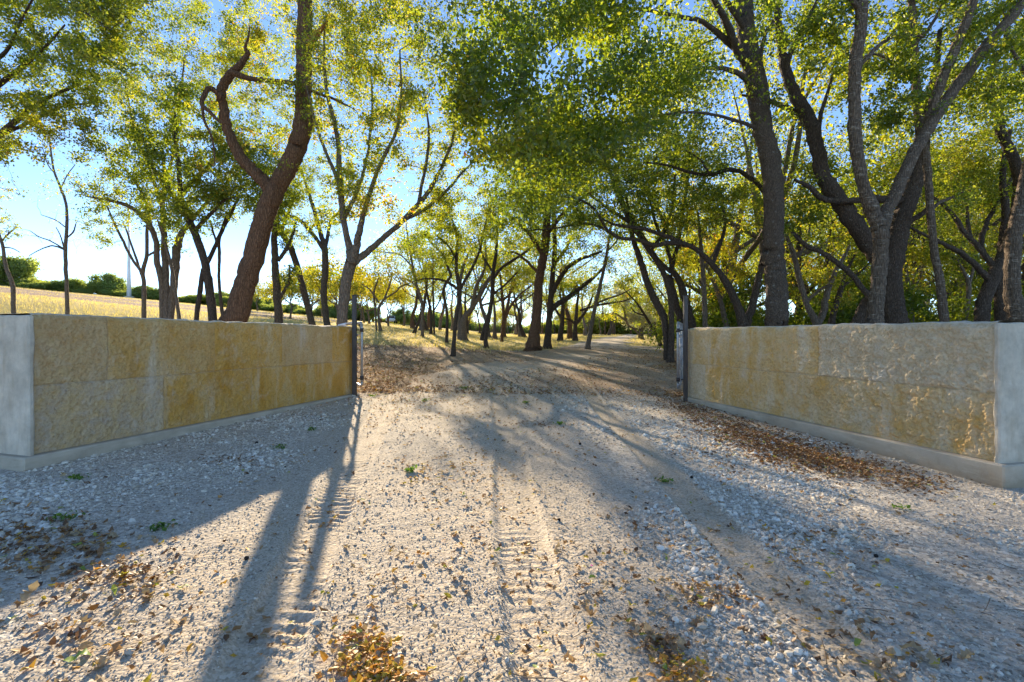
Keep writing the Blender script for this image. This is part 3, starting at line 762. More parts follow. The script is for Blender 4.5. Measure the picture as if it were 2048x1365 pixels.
tree('clump_tree', 'multi-stemmed clump tree with long branch arching left behind the ochre wall', 15,
     [(334, 645, 15), (331, 548, 13), (329, 493, 12), (328, 463, 11), (325, 420, 9), (330, 370, 7), (325, 300, 5)],
     [([(326, 645, 12), (324, 573, 11), (314, 523, 11), (313, 490, 10), (303, 458, 10), (279, 428, 9), (258, 413, 8), (214, 400, 5), (172, 393, 3)], -.8),
      ([(340, 645, 13), (349, 558, 14), (354, 498, 15), (362, 470, 12), (380, 445, 9), (412, 408, 7), (430, 375, 5)], .6),
      ([(360, 645, 7), (350, 583, 6), (342, 530, 6), (328, 480, 5), (315, 440, 3)], -.4, -.3),
      ([(303, 458, 7), (290, 400, 6), (260, 350, 5), (225, 320, 3)], -.8), ([(325, 420, 7), (300, 340, 6), (270, 270, 4), (255, 190, 3)], .5), ([(330, 370, 6), (350, 290, 5), (360, 200, 4), (370, 110, 3)], .8)],
     [(250, 340, 80, 50, -1.5, 1, 36), (200, 360, 45, 35, -1, 0, 14), (300, 380, 70, 45, -1, 1, 30), (320, 240, 110, 70, -1, 1.5, 38), (240, 220, 90, 80, -1, 1, 26), (320, 120, 120, 90, -1, 2, 40), (420, 140, 90, 80, 0, 2, 30), (330, 460, 40, 30, -.6, .6, 12), (230, 110, 80, 80, -1, 1, 20), (360, 20, 140, 70, -1, 2, 44), (470, 110, 130, 95, 0, 3, 64), (250, 40, 120, 70, -1, 2, 48), (520, 250, 80, 80, 1, 3, 34), (560, 60, 100, 80, 1, 3, 34), (160, 150, 60, 70, -1, 1, 16)],
     bark=BARK_F, size=.068, per=36, sig=.2, tint=(.55, .17), seed=10, nside=12)
tree('young_tree', 'young thin tree with rising forked branches in front of the white mast', 16,
     [(288, 645, 9), (288, 620, 9), (288, 570, 8), (286, 543, 8), (294, 508, 7), (294, 458, 6), (300, 410, 4)],
     [([(286, 548, 6), (264, 518, 5), (244, 478, 5), (229, 448, 4), (214, 413, 3)], -.6), ([(285, 555, 5), (268, 505, 4), (249, 450, 3)], .5), ([(295, 513, 4), (310, 503, 4), (325, 490, 2)], .2)],
     [(215, 450, 40, 30, -.8, .4, 14), (240, 430, 35, 30, -.5, .6, 10), (290, 430, 25, 30, -.4, .4, 8), (200, 480, 25, 15, -.6, 0, 5)], bark=BARK_F, size=.065, per=26, sig=.15, tint=(.55, .15), seed=11, nside=10)
tree('bare_tree', 'nearly leafless tall thin tree standing alone by the field', 18,
     [(135, 640, 8), (135, 620, 8), (133, 563, 7), (131, 503, 7), (134, 448, 6), (132, 408, 5), (120, 373, 5), (107, 338, 4), (100, 285, 3), (97, 262, 2)],
     [([(129, 500, 3), (105, 492, 3), (80, 500, 2), (58, 512, 1.4)], -.5), ([(128, 498, 3), (100, 482, 2.4), (78, 474, 2), (60, 462, 1.4)], .4), ([(135, 475, 3), (146, 465, 3), (152, 448, 2)], .3), ([(128, 495, 3), (120, 470, 2), (112, 455, 1.5)], 0), ([(131, 455, 2.4), (110, 440, 2), (82, 430, 1.3)], .5), ([(112, 350, 2.4), (96, 330, 2), (85, 295, 1.3)], 0), ([(122, 378, 2.4), (135, 350, 2), (150, 330, 1.3)], 0)],
     [(100, 320, 22, 40, -.4, .4, 16), (135, 440, 25, 30, -.4, .4, 12), (110, 480, 40, 14, -.5, .5, 10), (105, 380, 30, 20, -.4, .4, 8)], bark=BARK_F, size=.05, per=2, sig=.08, tint=(.8, .1), seed=12, nside=9, thick=.7)
tree('crooked_tree', 'crooked thin tree with a kinked trunk farthest left above the ochre wall', 17,
     [(27, 640, 8), (27, 615, 8), (25, 570, 8), (12, 535, 7), (5, 490, 6), (-4, 460, 5), (-10, 400, 4), (0, 360, 3)], [([(6, 480, 3), (20, 465, 3), (35, 455, 2)], 0), ([(8, 495, 3), (24, 497, 2), (40, 505, 1.5)], 0)],
     [(5, 435, 22, 30, -.5, .5, 10), (32, 462, 12, 12, -.3, .3, 4), (-20, 380, 40, 40, -.5, .5, 12)], bark=BARK_F, size=.06, per=20, sig=.12, tint=(.6, .15), seed=13, nside=9)
tree('overhanging_tree', 'leafy tree reaching in from beyond the left edge with long rising boughs', 10,
     [(-330, 660, 60), (-320, 520, 52), (-290, 400, 46), (-250, 300, 38), (-240, 180, 30), (-230, 60, 22), (-220, -80, 12)],
     [([(-285, 385, 26), (-160, 340, 18), (-60, 312, 14), (0, 270, 12), (60, 218, 9), (110, 190, 7), (180, 160, 4)], .6),
      ([(-250, 300, 24), (-140, 250, 16), (-60, 210, 12), (0, 168, 10), (50, 130, 8), (95, 90, 5), (130, 50, 3)], -.6),
      ([(-242, 190, 20), (-120, 160, 12), (0, 115, 7), (40, 45, 5), (70, -10, 4)], -1.4), ([(0, 272, 7), (60, 245, 6), (120, 215, 5), (200, 205, 3)], .4, .4), ([(-235, 100, 18), (-80, 40, 10), (60, -20, 6), (160, 20, 4), (220, 60, 2)], -2.6), ([(-235, 120, 14), (-380, 60, 10), (-480, 0, 5)], 0)],
     [(50, 60, 110, 80, -2, 0, 60), (130, 120, 70, 70, -1, .5, 34), (30, 190, 90, 60, -1, .6, 38), (100, 240, 80, 40, 0, 1, 24), (0, 295, 55, 25, 0, 1, 16), (160, 30, 100, 60, -2.6, -1, 36), (-120, 150, 140, 110, -2, 1, 60), (-150, 330, 90, 40, 0, 1, 16), (100, -60, 200, 60, -3, 0, 40), (-380, 40, 150, 100, -1, 1, 40), (200, 110, 60, 50, -1, 0, 14), (235, 40, 50, 40, -2, -1, 10)],
     bark=BARK_D, size=.062, per=42, sig=.15, tint=(.56, .15), seed=14, nside=12)

# ================================================================== traced trees beyond the gate opening
tree('broad_tree', 'thickest straight trunk in the grove beyond the gate opening', 'g',
     [(1066, 702, 25), (1070, 657, 22), (1075, 612, 20), (1078, 566, 19), (1086, 521, 18), (1091, 487, 18), (1093, 455, 17), (1095, 420, 15), (1098, 370, 11), (1095, 310, 7)],
     [([(1086, 510, 10), (1060, 470, 8), (1030, 440, 6), (1000, 420, 4)], -1.5), ([(1092, 470, 10), (1125, 430, 8), (1160, 400, 6), (1190, 380, 4)], -1.5), ([(1095, 430, 9), (1070, 380, 7), (1040, 340, 5)], -1.5), ([(1097, 390, 8), (1130, 340, 6), (1150, 290, 4)], 1), ([(1080, 550, 6), (1050, 520, 5), (1028, 505, 4), (1005, 510, 2)], .8)],
     [(1085, 400, 90, 50, -3, 2, 60), (1040, 440, 55, 40, -3, 0, 30), (1140, 410, 70, 45, -3, 1, 40), (1060, 340, 80, 50, -2, 2, 40), (1150, 330, 80, 50, -2, 2, 36), (1010, 400, 50, 50, -2, 0, 24), (1100, 270, 100, 50, -2, 2, 30)],
     bark=BARK_R, size=.085, per=29, sig=.26, tint=(0.38, .14), seed=20, nside=18)
tree('double_limbed_tree', 'dark tree just right of the thickest trunk with two long limbs sweeping right', 'g',
     [(1094, 698, 15), (1098, 646, 13), (1101, 600, 12), (1105, 555, 11), (1109, 510, 10), (1109, 465, 9), (1108, 420, 7), (1112, 370, 4)],
     [([(1098, 625, 11), (1111, 612, 11), (1138, 594, 10), (1161, 576, 9), (1179, 562, 8), (1202, 541, 5), (1215, 520, 3)], .8), ([(1102, 600, 9), (1108, 580, 9), (1120, 557, 9), (1134, 537, 9), (1156, 521, 7), (1180, 512, 6), (1204, 503, 4)], -1.2), ([(1107, 530, 7), (1130, 500, 6), (1145, 470, 4)], .5)],
     [(1150, 500, 60, 30, -2, 1, 26), (1180, 565, 40, 22, 0, 1.5, 12), (1200, 480, 55, 40, -2, 1, 26), (1130, 450, 55, 35, -2, 1, 26), (1210, 530, 30, 25, 0, 1, 8), (1160, 410, 60, 40, -2, 1, 24)],
     bark=BARK_D, size=.085, per=27, sig=.25, tint=(0.53, .16), seed=21, nside=14)
tree('thin_leaning_tree', 'thin pale trunk leaning right, standing clear in the middle of the opening', 'g',
     [(1175, 700, 10), (1186, 634, 9), (1197, 585, 8), (1209, 532, 7), (1215, 498, 6), (1220, 464, 5), (1228, 420, 4), (1235, 370, 3)],
     [([(1192, 608, 4), (1215, 598, 3.5), (1240, 590, 3), (1262, 578, 2)], .5), ([(1213, 505, 4), (1235, 480, 3), (1250, 450, 2)], -.5)],
     [(1235, 420, 45, 45, -1, 1, 18), (1215, 470, 35, 30, -1, 1, 10), (1250, 380, 45, 40, -1, 1, 16)], bark=BARK_F, size=.08, per=23, sig=.22, tint=(0.58, .15), seed=22, nside=10)
tree('twin_trunk_tree', 'twin dark trunks curving up and left right beside the gate opening', 'g',
     [(1341, 725, 13), (1343, 657, 12), (1341, 600, 12), (1332, 560, 12), (1318, 530, 12), (1300, 505, 11), (1280, 475, 11), (1260, 445, 10), (1240, 400, 9), (1222, 350, 7), (1208, 300, 6), (1195, 230, 4), (1183, 184, 3)],
     [([(1332, 721, 9), (1331, 657, 13), (1322, 623, 15), (1304, 589, 14), (1290, 550, 13), (1279, 516, 12), (1268, 484, 10), (1255, 430, 9), (1235, 370, 7), (1240, 310, 4)], .4, .15),
      ([(1300, 505, 8), (1330, 460, 7), (1345, 410, 6), (1350, 350, 4)], .8), ([(1260, 445, 8), (1220, 420, 6), (1180, 390, 5), (1140, 370, 3)], -1.5), ([(1222, 350, 6), (1180, 310, 5), (1130, 290, 4), (1080, 300, 2)], -2.2)],
     [(1240, 340, 80, 60, -2, 1, 40), (1180, 320, 80, 60, -3, 0, 40), (1270, 420, 55, 45, -1, 1, 24), (1200, 250, 90, 50, -3, 0, 38), (1120, 320, 60, 40, -3, -1, 22), (1300, 380, 60, 50, -1, 2, 26), (1340, 330, 60, 50, 0, 2, 26)],
     bark=BARK_D, size=.08, per=27, sig=.2, tint=(0.42, .15), seed=23, nside=16)
tree('shaded_tree', 'dark tree rising from behind the gate post of the cream wall, leaning left', 15.5,
     [(1384, 668, 18), (1384, 655, 18), (1374, 612, 16), (1356, 557, 15), (1333, 537, 13), (1311, 514, 12), (1290, 480, 10), (1265, 440, 8), (1250, 390, 5)],
     [([(1361, 660, 14), (1361, 640, 14), (1347, 589, 13), (1338, 550, 11)], 0, .2), ([(1343, 540, 9), (1350, 510, 8), (1356, 487, 8), (1365, 430, 7), (1375, 370, 5), (1380, 300, 3)], .5), ([(1345, 545, 8), (1335, 500, 7), (1312, 450, 6), (1300, 400, 4)], -.8)],
     [(1330, 440, 60, 45, -1, 1, 30), (1290, 400, 60, 50, -1.5, 1, 28), (1380, 360, 60, 50, -1, 1, 28), (1370, 280, 70, 50, -1, 1, 26)], bark=BARK_D, size=.075, per=27, sig=.2, tint=(0.48, .15), seed=24, nside=14)
tree('arching_tree', 'V-shaped dark tree whose long limb arches left across the opening', 13,
     [(1488, 660, 24), (1487, 650, 23), (1470, 600, 18), (1446, 556, 17), (1424, 529, 16), (1402, 507, 15), (1375, 490, 14), (1338, 486, 14), (1311, 491, 13), (1288, 484, 12), (1265, 479, 11), (1238, 476, 10), (1215, 462, 9), (1179, 448, 7), (1147, 450, 6), (1111, 457, 5), (1075, 460, 4), (1040, 462, 2)],
     [([(1490, 655, 17), (1495, 640, 16), (1507, 600, 14), (1518, 556, 12), (1527, 512, 11), (1531, 470, 10), (1536, 420, 9), (1525, 380, 9), (1490, 349, 9), (1460, 340, 8), (1420, 350, 7), (1375, 344, 6), (1340, 332, 5), (1290, 325, 3)], .3, .1),
      ([(1375, 491, 10), (1345, 478, 9), (1300, 462, 8), (1265, 455, 7), (1224, 448, 5), (1190, 430, 3)], .6), ([(1424, 530, 8), (1440, 490, 7), (1450, 450, 6), (1445, 400, 4)], 1), ([(1215, 462, 6), (1190, 420, 5), (1160, 400, 4), (1130, 395, 2)], -.8), ([(1420, 350, 5), (1400, 320, 4), (1370, 300, 3)], .3), ([(1524, 530, 8), (1545, 480, 7), (1560, 430, 5)], 1)],
     [(1440, 410, 75, 45, -.5, 2, 36), (1395, 440, 55, 40, 0, 2, 24), (1500, 400, 45, 45, 0, 2, 22), (1380, 370, 65, 45, 0, 2, 28), (1120, 420, 70, 30, -1, .5, 22), (1190, 430, 50, 25, -1, .5, 14), (1330, 310, 70, 40, 0, 1.5, 24), (1450, 310, 60, 40, 0, 2, 20), (1050, 440, 40, 25, -.5, .5, 10)],
     bark=BARK_D, size=.07, per=27, sig=.18, tint=(0.52, .17), seed=25, nside=16)
tree('front_thin_tree', 'thin dark trunk standing nearest in front of the litter beyond the gate', 'g',
     [(906, 713, 9), (909, 672, 9), (913, 628, 9), (919, 601, 9), (919, 573, 9), (913, 540, 8), (913, 518, 7), (915, 480, 6), (905, 440, 4)],
     [([(916, 590, 7), (924, 573, 7), (944, 536, 6), (959, 503, 5), (968, 463, 4), (975, 430, 3)], .5), ([(917, 580, 6), (905, 571, 6), (889, 562, 5), (860, 558, 4), (838, 560, 3), (794, 577, 2)], -.6), ([(913, 520, 5), (895, 490, 4), (870, 470, 3)], -.5)],
     [(870, 450, 50, 35, -1.2, .5, 22), (915, 465, 50, 40, -1, 1, 24), (955, 430, 50, 45, -1, 1, 24), (845, 480, 35, 25, -1, 0, 10), (880, 510, 45, 25, -1, 0, 12), (830, 555, 30, 12, -.8, -.3, 4), (930, 400, 60, 40, -1, 1, 22)],
     bark=BARK_D, size=.08, per=23, sig=.2, tint=(0.56, .15), seed=26, nside=11)
tree('wide_forked_tree', 'wide V-forked tree in the grove left of centre, behind the nearest thin trunk', 'g',
     [(926, 681, 15), (928, 639, 14), (944, 617, 13), (961, 588, 12), (977, 560, 10), (999, 540, 8), (1032, 518, 6), (1060, 495, 3)],
     [([(920, 681, 11), (920, 617, 10), (918, 584, 8), (925, 540, 6), (940, 500, 4)], .5, .1), ([(944, 617, 8), (947, 600, 8), (953, 573, 7), (966, 546, 6), (972, 518, 5), (970, 480, 3)], -.5)],
     [(1000, 500, 60, 40, -1, 1.5, 24), (960, 480, 55, 40, -1, 1, 22), (1040, 500, 40, 30, 0, 1, 12), (930, 510, 40, 30, -1, 1, 12)], bark=BARK_F, size=.095, per=27, sig=.28, tint=(0.63, .15), seed=27, nside=12)
tree('dark_slender_tree', 'dark slender trunk left of the thickest trunk with boughs reaching up right', 'g',
     [(972, 697, 9), (972, 672, 9), (981, 617, 9), (985, 584, 9), (985, 551, 8), (992, 507, 7), (995, 450, 5), (1000, 390, 3)],
     [([(963, 681, 8), (974, 639, 7), (985, 600, 5)], .3, .6), ([(985, 560, 6), (1005, 535, 5), (1035, 515, 5), (1060, 500, 3)], -.6), ([(986, 545, 5), (965, 510, 4), (955, 470, 3)], .5), ([(984, 590, 4), (1010, 570, 4), (1035, 545, 3)], .6)],
     [(1000, 440, 60, 45, -1.5, 1, 32), (960, 450, 45, 35, -1, 1, 18), (1040, 480, 45, 30, -1, 1, 16), (1010, 380, 60, 45, -1, 1, 26)], bark=BARK_D, size=.085, per=25, sig=.24, tint=(0.50, .15), seed=28, nside=11)
tree('wavy_tree', 'thin S-curved trunk between the yellow trees and the nearest thin trunk', 'g',
     [(893, 687, 6), (894, 628, 6), (887, 584, 6), (895, 562, 6), (902, 551, 6), (893, 529, 5), (889, 513, 5), (867, 491, 4), (850, 470, 3)], [([(895, 540, 3), (910, 510, 3), (915, 480, 2)], .5)],
     [(850, 475, 45, 32, -1, 1, 22), (885, 450, 45, 35, -1, 1, 20), (815, 500, 30, 22, -1, 1, 10)], bark=BARK_D, size=.09, per=24, sig=.24, tint=(0.58, .15), seed=29, nside=10)
def simple(name, label, D, tr, limbs, clumps, **kw):
    tree(name, label, D, tr, limbs, clumps, **kw)
tree('curving_tree', 'grey trunk curving up to the left behind the leaning stub tree', 'g',
     [(845, 674, 6), (845, 628, 6), (843, 601, 6), (834, 573, 6), (825, 531, 5), (818, 490, 4), (812, 450, 2)], [([(835, 575, 4), (815, 560, 3), (790, 555, 2)], .4), ([(826, 535, 3), (800, 510, 3), (770, 505, 2)], -.6)],
     [(815, 480, 40, 35, -1, 1, 16), (790, 530, 35, 25, -1, 1, 10), (830, 540, 30, 20, -1, 1, 8)], bark=BARK_F, size=.09, per=17, sig=.24, tint=(0.70, .15), seed=30, nside=9)
tree('tilted_tree', 'short dark trunk tilted right at the edge of the straw grass', 'g',
     [(828, 667, 7), (835, 650, 6), (841, 632, 6), (850, 600, 5), (855, 560, 3)], [], [(855, 545, 30, 25, -1, 1, 12), (835, 570, 25, 18, -1, 1, 8)], bark=BARK_D, leafmat=LEAF_Y, size=.1, per=23, sig=.25, tint=(0.48, .2), seed=31, nside=9)
tree('twin_slim_tree', 'pair of slim upright stems right of the tilted trunk', 'g',
     [(862, 669, 6), (862, 628, 6), (856, 595, 5), (850, 560, 4), (845, 520, 2)], [([(869, 674, 4), (867, 617, 4), (866, 562, 3), (866, 510, 2)], 0, -.5), ([(866, 625, 3), (880, 600, 3), (888, 570, 2)], .6)],
     [(850, 525, 40, 30, -1, 1, 16), (880, 545, 30, 25, 0, 1, 12)], bark=BARK_D, size=.1, per=23, sig=.26, tint=(0.68, .15), seed=32, nside=9)
tree('golden_tree', 'low golden tree with forked stems just right of the left gate post', 'g',
     [(761, 663, 6), (757, 621, 6), (768, 599, 5), (779, 571, 4), (785, 545, 2)], [([(753, 663, 4), (750, 617, 4), (748, 584, 4), (758, 555, 2)], 0, .2), ([(757, 605, 4), (740, 580, 3), (722, 568, 2)], .4), ([(766, 600, 3), (790, 585, 3), (805, 570, 2)], -.4)],
     [(760, 555, 50, 26, -1.4, 1.2, 24), (725, 585, 35, 20, -1, 1, 12), (800, 570, 35, 25, -1, 1, 14), (770, 530, 40, 18, -1, 1, 8)], bark=BARK_F, leafmat=LEAF_Y, size=.1, per=13, sig=.28, tint=(0.70, .2), seed=33, nside=9)
tree('branching_tree', 'reddish tree with short forks standing left of the thickest trunk', 'g',
     [(1003, 684, 6), (1006, 655, 7), (1007, 625, 7), (1005, 601, 7), (1003, 575, 5), (1000, 545, 3)], [([(1006, 602, 4), (1018, 590, 4), (1032, 568, 3)], .5), ([(1004, 602, 4), (992, 588, 3), (985, 570, 2)], -.4), ([(1010, 640, 5), (1022, 612, 5), (1040, 590, 4), (1070, 565, 2)], -.5)],
     [(1010, 550, 45, 25, -1, 1, 18), (1050, 560, 35, 22, -1, 1, 12), (985, 560, 30, 20, -1, 1, 10)], bark=BARK_R, size=.1, per=23, sig=.26, tint=(0.70, .15), seed=34, nside=10)
tree('mid_grove_tree', 'stout dark tree seen between the double limbed trunk and the thin leaning one', 'g',
     [(1120, 682, 10), (1124, 646, 10), (1127, 612, 9), (1140, 590, 7), (1155, 570, 4)], [([(1124, 640, 5), (1112, 620, 5), (1105, 605, 3)], .3), ([(1127, 620, 6), (1120, 590, 5), (1125, 565, 3)], .5)],
     [(1140, 575, 45, 25, -1, 1.5, 20), (1120, 560, 35, 22, -1, 1, 14)], bark=BARK_D, size=.11, per=23, sig=.28, tint=(0.68, .16), seed=35, nside=10)
tree('spreading_tree', 'dark spreading tree with low arms behind the thin leaning trunk', 'g',
     [(1150, 682, 9), (1150, 655, 9), (1152, 640, 8), (1154, 610, 6), (1158, 580, 4)], [([(1151, 650, 7), (1165, 632, 6), (1178, 612, 5), (1186, 590, 3)], .5), ([(1150, 648, 5), (1140, 640, 5), (1128, 638, 3)], -.4), ([(1160, 622, 5), (1190, 612, 5), (1225, 606, 4), (1255, 600, 3), (1275, 585, 2)], -.8)],
     [(1160, 585, 45, 22, -1, 1, 16), (1230, 590, 45, 18, -1, 0, 10), (1190, 580, 30, 20, 0, 1, 10)], bark=BARK_D, size=.11, per=17, sig=.26, tint=(0.63, .16), seed=36, nside=10)
tree('bowed_tree', 'low bowed tree curving left beside the pale sunlit-coloured crown', 'g',
     [(1285, 680, 7), (1272, 662, 6), (1258, 652, 6), (1252, 640, 5), (1248, 620, 4), (1238, 605, 2)], [([(1252, 642, 4), (1235, 630, 3), (1225, 625, 2)], .4)],
     [(1240, 615, 35, 18, -1, 1, 14), (1225, 600, 35, 18, -1, 1, 10)], bark=BARK_F, size=.12, per=20, sig=.3, tint=(0.58, .16), seed=37, nside=9)
tree('slim_slanting_tree', 'slim dark tree slanting left in front of the pale sunlit-coloured crown', 'g',
     [(1322, 693, 8), (1311, 668, 7), (1288, 628, 6), (1274, 607, 5), (1258, 590, 4), (1245, 575, 2)], [([(1318, 690, 5), (1322, 660, 5), (1318, 620, 4), (1305, 590, 2)], 0, .4), ([(1290, 632, 3), (1270, 625, 3), (1262, 615, 2)], .3)],
     [(1250, 565, 45, 25, -1, 1, 16), (1310, 580, 35, 30, 0, 1, 16), (1330, 610, 25, 25, 0, 1, 12)], bark=BARK_D, size=.1, per=20, sig=.25, tint=(0.66, .16), seed=38, nside=10)
tree('sunlit_cedar', 'pale crowned cedar, sunlight painted into its leaves, far beyond the gate beside the bowed tree', 36,
     [(1282, 684, 9), (1282, 650, 8), (1278, 620, 6), (1272, 590, 3)], [([(1281, 645, 5), (1295, 625, 4), (1305, 600, 2)], 0)],
     [(1275, 615, 28, 24, -1.5, 1.5, 40), (1262, 632, 22, 14, -1, 1, 18), (1290, 640, 20, 14, -1, 1, 14), (1240, 592, 22, 14, -1, 1, 14)], bark=BARK_F, leafmat=LEAF_P, size=.14, per=34, sig=.3, tint=(0.68, .25), seed=39, nside=9)

# ================================================================== traced trees, right side
tree('great_tree', 'tallest thick straight trunk with speckled bark behind the cream wall', 10.5,
     [(1555, 665, 45), (1554, 640, 44), (1551, 560, 42), (1548, 500, 41), (1544, 350, 40), (1524, 249, 40), (1508, 150, 41), (1492, 60, 36), (1490, 0, 32), (1492, -120, 24), (1500, -260, 14)],
     [([(1520, 230, 14), (1500, 172, 12), (1478, 148, 10), (1440, 137, 8), (1395, 137, 7), (1340, 144, 6), (1280, 148, 5), (1200, 158, 4), (1120, 170, 3)], -2.6),
      ([(1500, 112, 18), (1466, 92, 14), (1430, 62, 11), (1400, 42, 9), (1370, 36, 8), (1300, 22, 6), (1240, 16, 5), (1190, 20, 4), (1150, 60, 3), (1080, 120, 2)], -3.2),
      ([(1498, 140, 18), (1475, 100, 15), (1455, 50, 14), (1428, 0, 11), (1400, -60, 7)], -1.5), ([(1510, 165, 10), (1530, 70, 7), (1545, 45, 6), (1560, 0, 4)], .8), ([(1497, 70, 12), (1420, -40, 9), (1330, -90, 7), (1200, -110, 5), (1080, -100, 3)], -3.6), ([(1524, 260, 8), (1450, 235, 6), (1380, 225, 5), (1300, 235, 4), (1230, 250, 3), (1150, 290, 2)], -3.4),
      ([(1492, -60, 12), (1570, -120, 9), (1660, -160, 6)], -1)],
     [(1010, 130, 75, 95, -4.4, -1.6, 40, -.03), (1080, 225, 90, 75, -4.4, -1.6, 44), (1150, 110, 105, 90, -4.4, -1.6, 60, -.05), (1010, 290, 60, 55, -4.2, -1.6, 26, .1), (1050, 40, 105, 55, -4.4, -1.6, 38), (940, 180, 35, 90, -4.2, -2, 14, .2), (1120, 380, 80, 40, -3.5, -1, 22, .05), (1250, 70, 105, 70, -4, -2, 66), (1290, 190, 110, 75, -4, -2, 66), (1375, 90, 85, 75, .4, 2.4, 46), (1390, 250, 80, 65, .4, 2.2, 38), (1180, 290, 90, 50, -4, -2.2, 46), (1095, 320, 65, 45, -4, -2.4, 28), (955, 225, 40, 50, -4, -3, 16), (945, 100, 35, 70, -4.2, -3, 22, .1),
      (1480, 20, 70, 50, .6, 2, 24), (1550, 60, 50, 50, -.6, 1, 18), (1040, 268, 45, 30, -4.6, -3.0, 18, .22), (1200, -110, 320, 90, -4.5, -1, 130), (1560, -120, 160, 90, -2, 1, 50), (1540, 220, 40, 50, -1, .6, 8)],
     bark=BARK_S, size=.078, per=37, sig=.26, tint=(.44, .16), seed=50, nside=24, tgt=.62)
tree('lichen_tree', 'pale lichen-banded Y-forked tree nearest behind the cream wall', 8.7,
     [(1750, 668, 34), (1750, 645, 32), (1756, 573, 28), (1761, 500, 28), (1759, 455, 32), (1744, 424, 27), (1724, 359, 24), (1711, 274, 24), (1709, 199, 23), (1711, 125, 24), (1722, 50, 22), (1722, -10, 20), (1718, -120, 14), (1730, -240, 8)],
     [([(1762, 460, 28), (1774, 424, 23), (1803, 359, 22), (1838, 289, 22), (1878, 224, 22), (1938, 140, 21), (1988, 75, 20), (2040, 10, 18), (2110, -90, 12), (2170, -180, 7)], .9),
      ([(1848, 272, 17), (1860, 235, 17), (1883, 164, 18), (1913, 90, 17), (1948, 0, 15), (1985, -110, 9)], -.4, .45), ([(1711, 140, 9), (1760, 90, 7), (1800, 70, 5), (1850, 75, 3)], .8), ([(1720, 20, 10), (1670, -40, 8), (1620, -80, 5)], -.6)],
     [(1760, 60, 90, 55, 0.30, 1.80, 34), (1840, 140, 80, 60, 0.30, 1.60, 34), (1660, 60, 55, 50, 0.30, 1.60, 20), (1910, 60, 80, 60, 0.30, 2.00, 34), (1960, 190, 70, 60, 0.30, 2.00, 28), (1780, 240, 60, 50, 0.30, 1.60, 18), (2010, 90, 60, 70, 0.30, 2.10, 28), (1800, -90, 250, 80, 0.30, 2.10, 90), (1680, 190, 30, 50, 0.30, 1.60, 6)],
     bark=BARK_L, size=.078, per=27, sig=.16, tint=(0.48, .14), seed=51, nside=22)
tree('massive_dark_tree', 'massive black forked tree directly behind the lichen-banded trunk', 11,
     [(1792, 668, 48), (1790, 645, 45), (1783, 573, 38), (1790, 498, 38), (1803, 439, 38), (1828, 369, 34), (1843, 299, 28), (1850, 230, 20), (1870, 150, 13), (1880, 60, 8)],
     [([(1783, 560, 32), (1770, 530, 30), (1749, 508, 30), (1709, 448, 33), (1679, 404, 32), (1649, 359, 28), (1634, 299, 26), (1619, 239, 28), (1589, 189, 22), (1569, 130, 19), (1559, 65, 15), (1554, 10, 11), (1550, -60, 6)], .5),
      ([(1800, 402, 16), (1760, 398, 14), (1714, 401, 12), (1650, 400, 11), (1619, 374, 9), (1590, 360, 5)], -.5), ([(1797, 470, 13), (1815, 448, 11), (1838, 432, 10), (1855, 418, 7)], -.3), ([(1715, 668, 26), (1720, 640, 26), (1740, 598, 22), (1770, 560, 18)], -.2, .4),
      ([(1649, 362, 11), (1640, 300, 9), (1640, 235, 8), (1660, 170, 6), (1667, 130, 4)], .4, .2), ([(1585, 182, 12), (1575, 125, 10), (1610, 50, 8), (1635, 0, 6), (1660, -60, 4)], -.3, .3), ([(1752, 605, 11), (1735, 590, 11), (1700, 547, 10), (1670, 523, 10), (1643, 505, 9), (1615, 494, 9), (1590, 470, 7), (1575, 445, 4)], .6), ([(1619, 240, 13), (1570, 215, 11), (1530, 200, 8), (1480, 190, 4)], .6, .3)],
     [(1700, 120, 60, 60, 0.30, 2.00, 22), (1590, 330, 60, 50, 0.30, 1.60, 18), (1680, 330, 60, 50, 0.30, 1.60, 20), (1640, 420, 60, 40, 0.30, 1.60, 18), (1850, 330, 60, 60, 0.30, 2.00, 24), (1890, 200, 80, 70, 0.30, 2.10, 34), (1870, 420, 40, 30, 0.30, 1.60, 10), (1600, 30, 60, 50, 0.30, 1.60, 16), (1580, 460, 50, 35, 0.30, 1.60, 14), (1850, 60, 70, 60, 0.30, 2.10, 24), (1560, 270, 40, 30, 0.30, 1.60, 8)],
     bark=BARK_D, size=.07, per=27, sig=.17, tint=(0.52, .16), seed=52, nside=22)
tree('tall_thin_tree', 'tall thin wavy lichen-spotted trunk right of the massive black tree', 10,
     [(1889, 660, 18), (1888, 640, 17), (1881, 573, 16), (1868, 498, 14), (1861, 424, 14), (1853, 324, 15), (1838, 249, 16), (1831, 149, 15), (1826, 50, 14), (1823, -20, 12), (1825, -120, 8)],
     [([(1862, 420, 6), (1880, 405, 6), (1905, 395, 5), (1925, 385, 3)], .3), ([(1832, 160, 7), (1780, 120, 6), (1740, 110, 4), (1700, 130, 2)], .4), ([(1828, 90, 7), (1870, 40, 6), (1900, -30, 4)], .4)],
     [(1780, 110, 60, 40, 0.30, 1.60, 18), (1880, 20, 60, 50, 0.30, 1.60, 20), (1820, -80, 90, 60, 0.30, 1.60, 30), (1920, 390, 30, 22, 0.30, 1.60, 7)], bark=BARK_L, size=.075, per=25, sig=.16, tint=(0.50, .15), seed=53, nside=16)
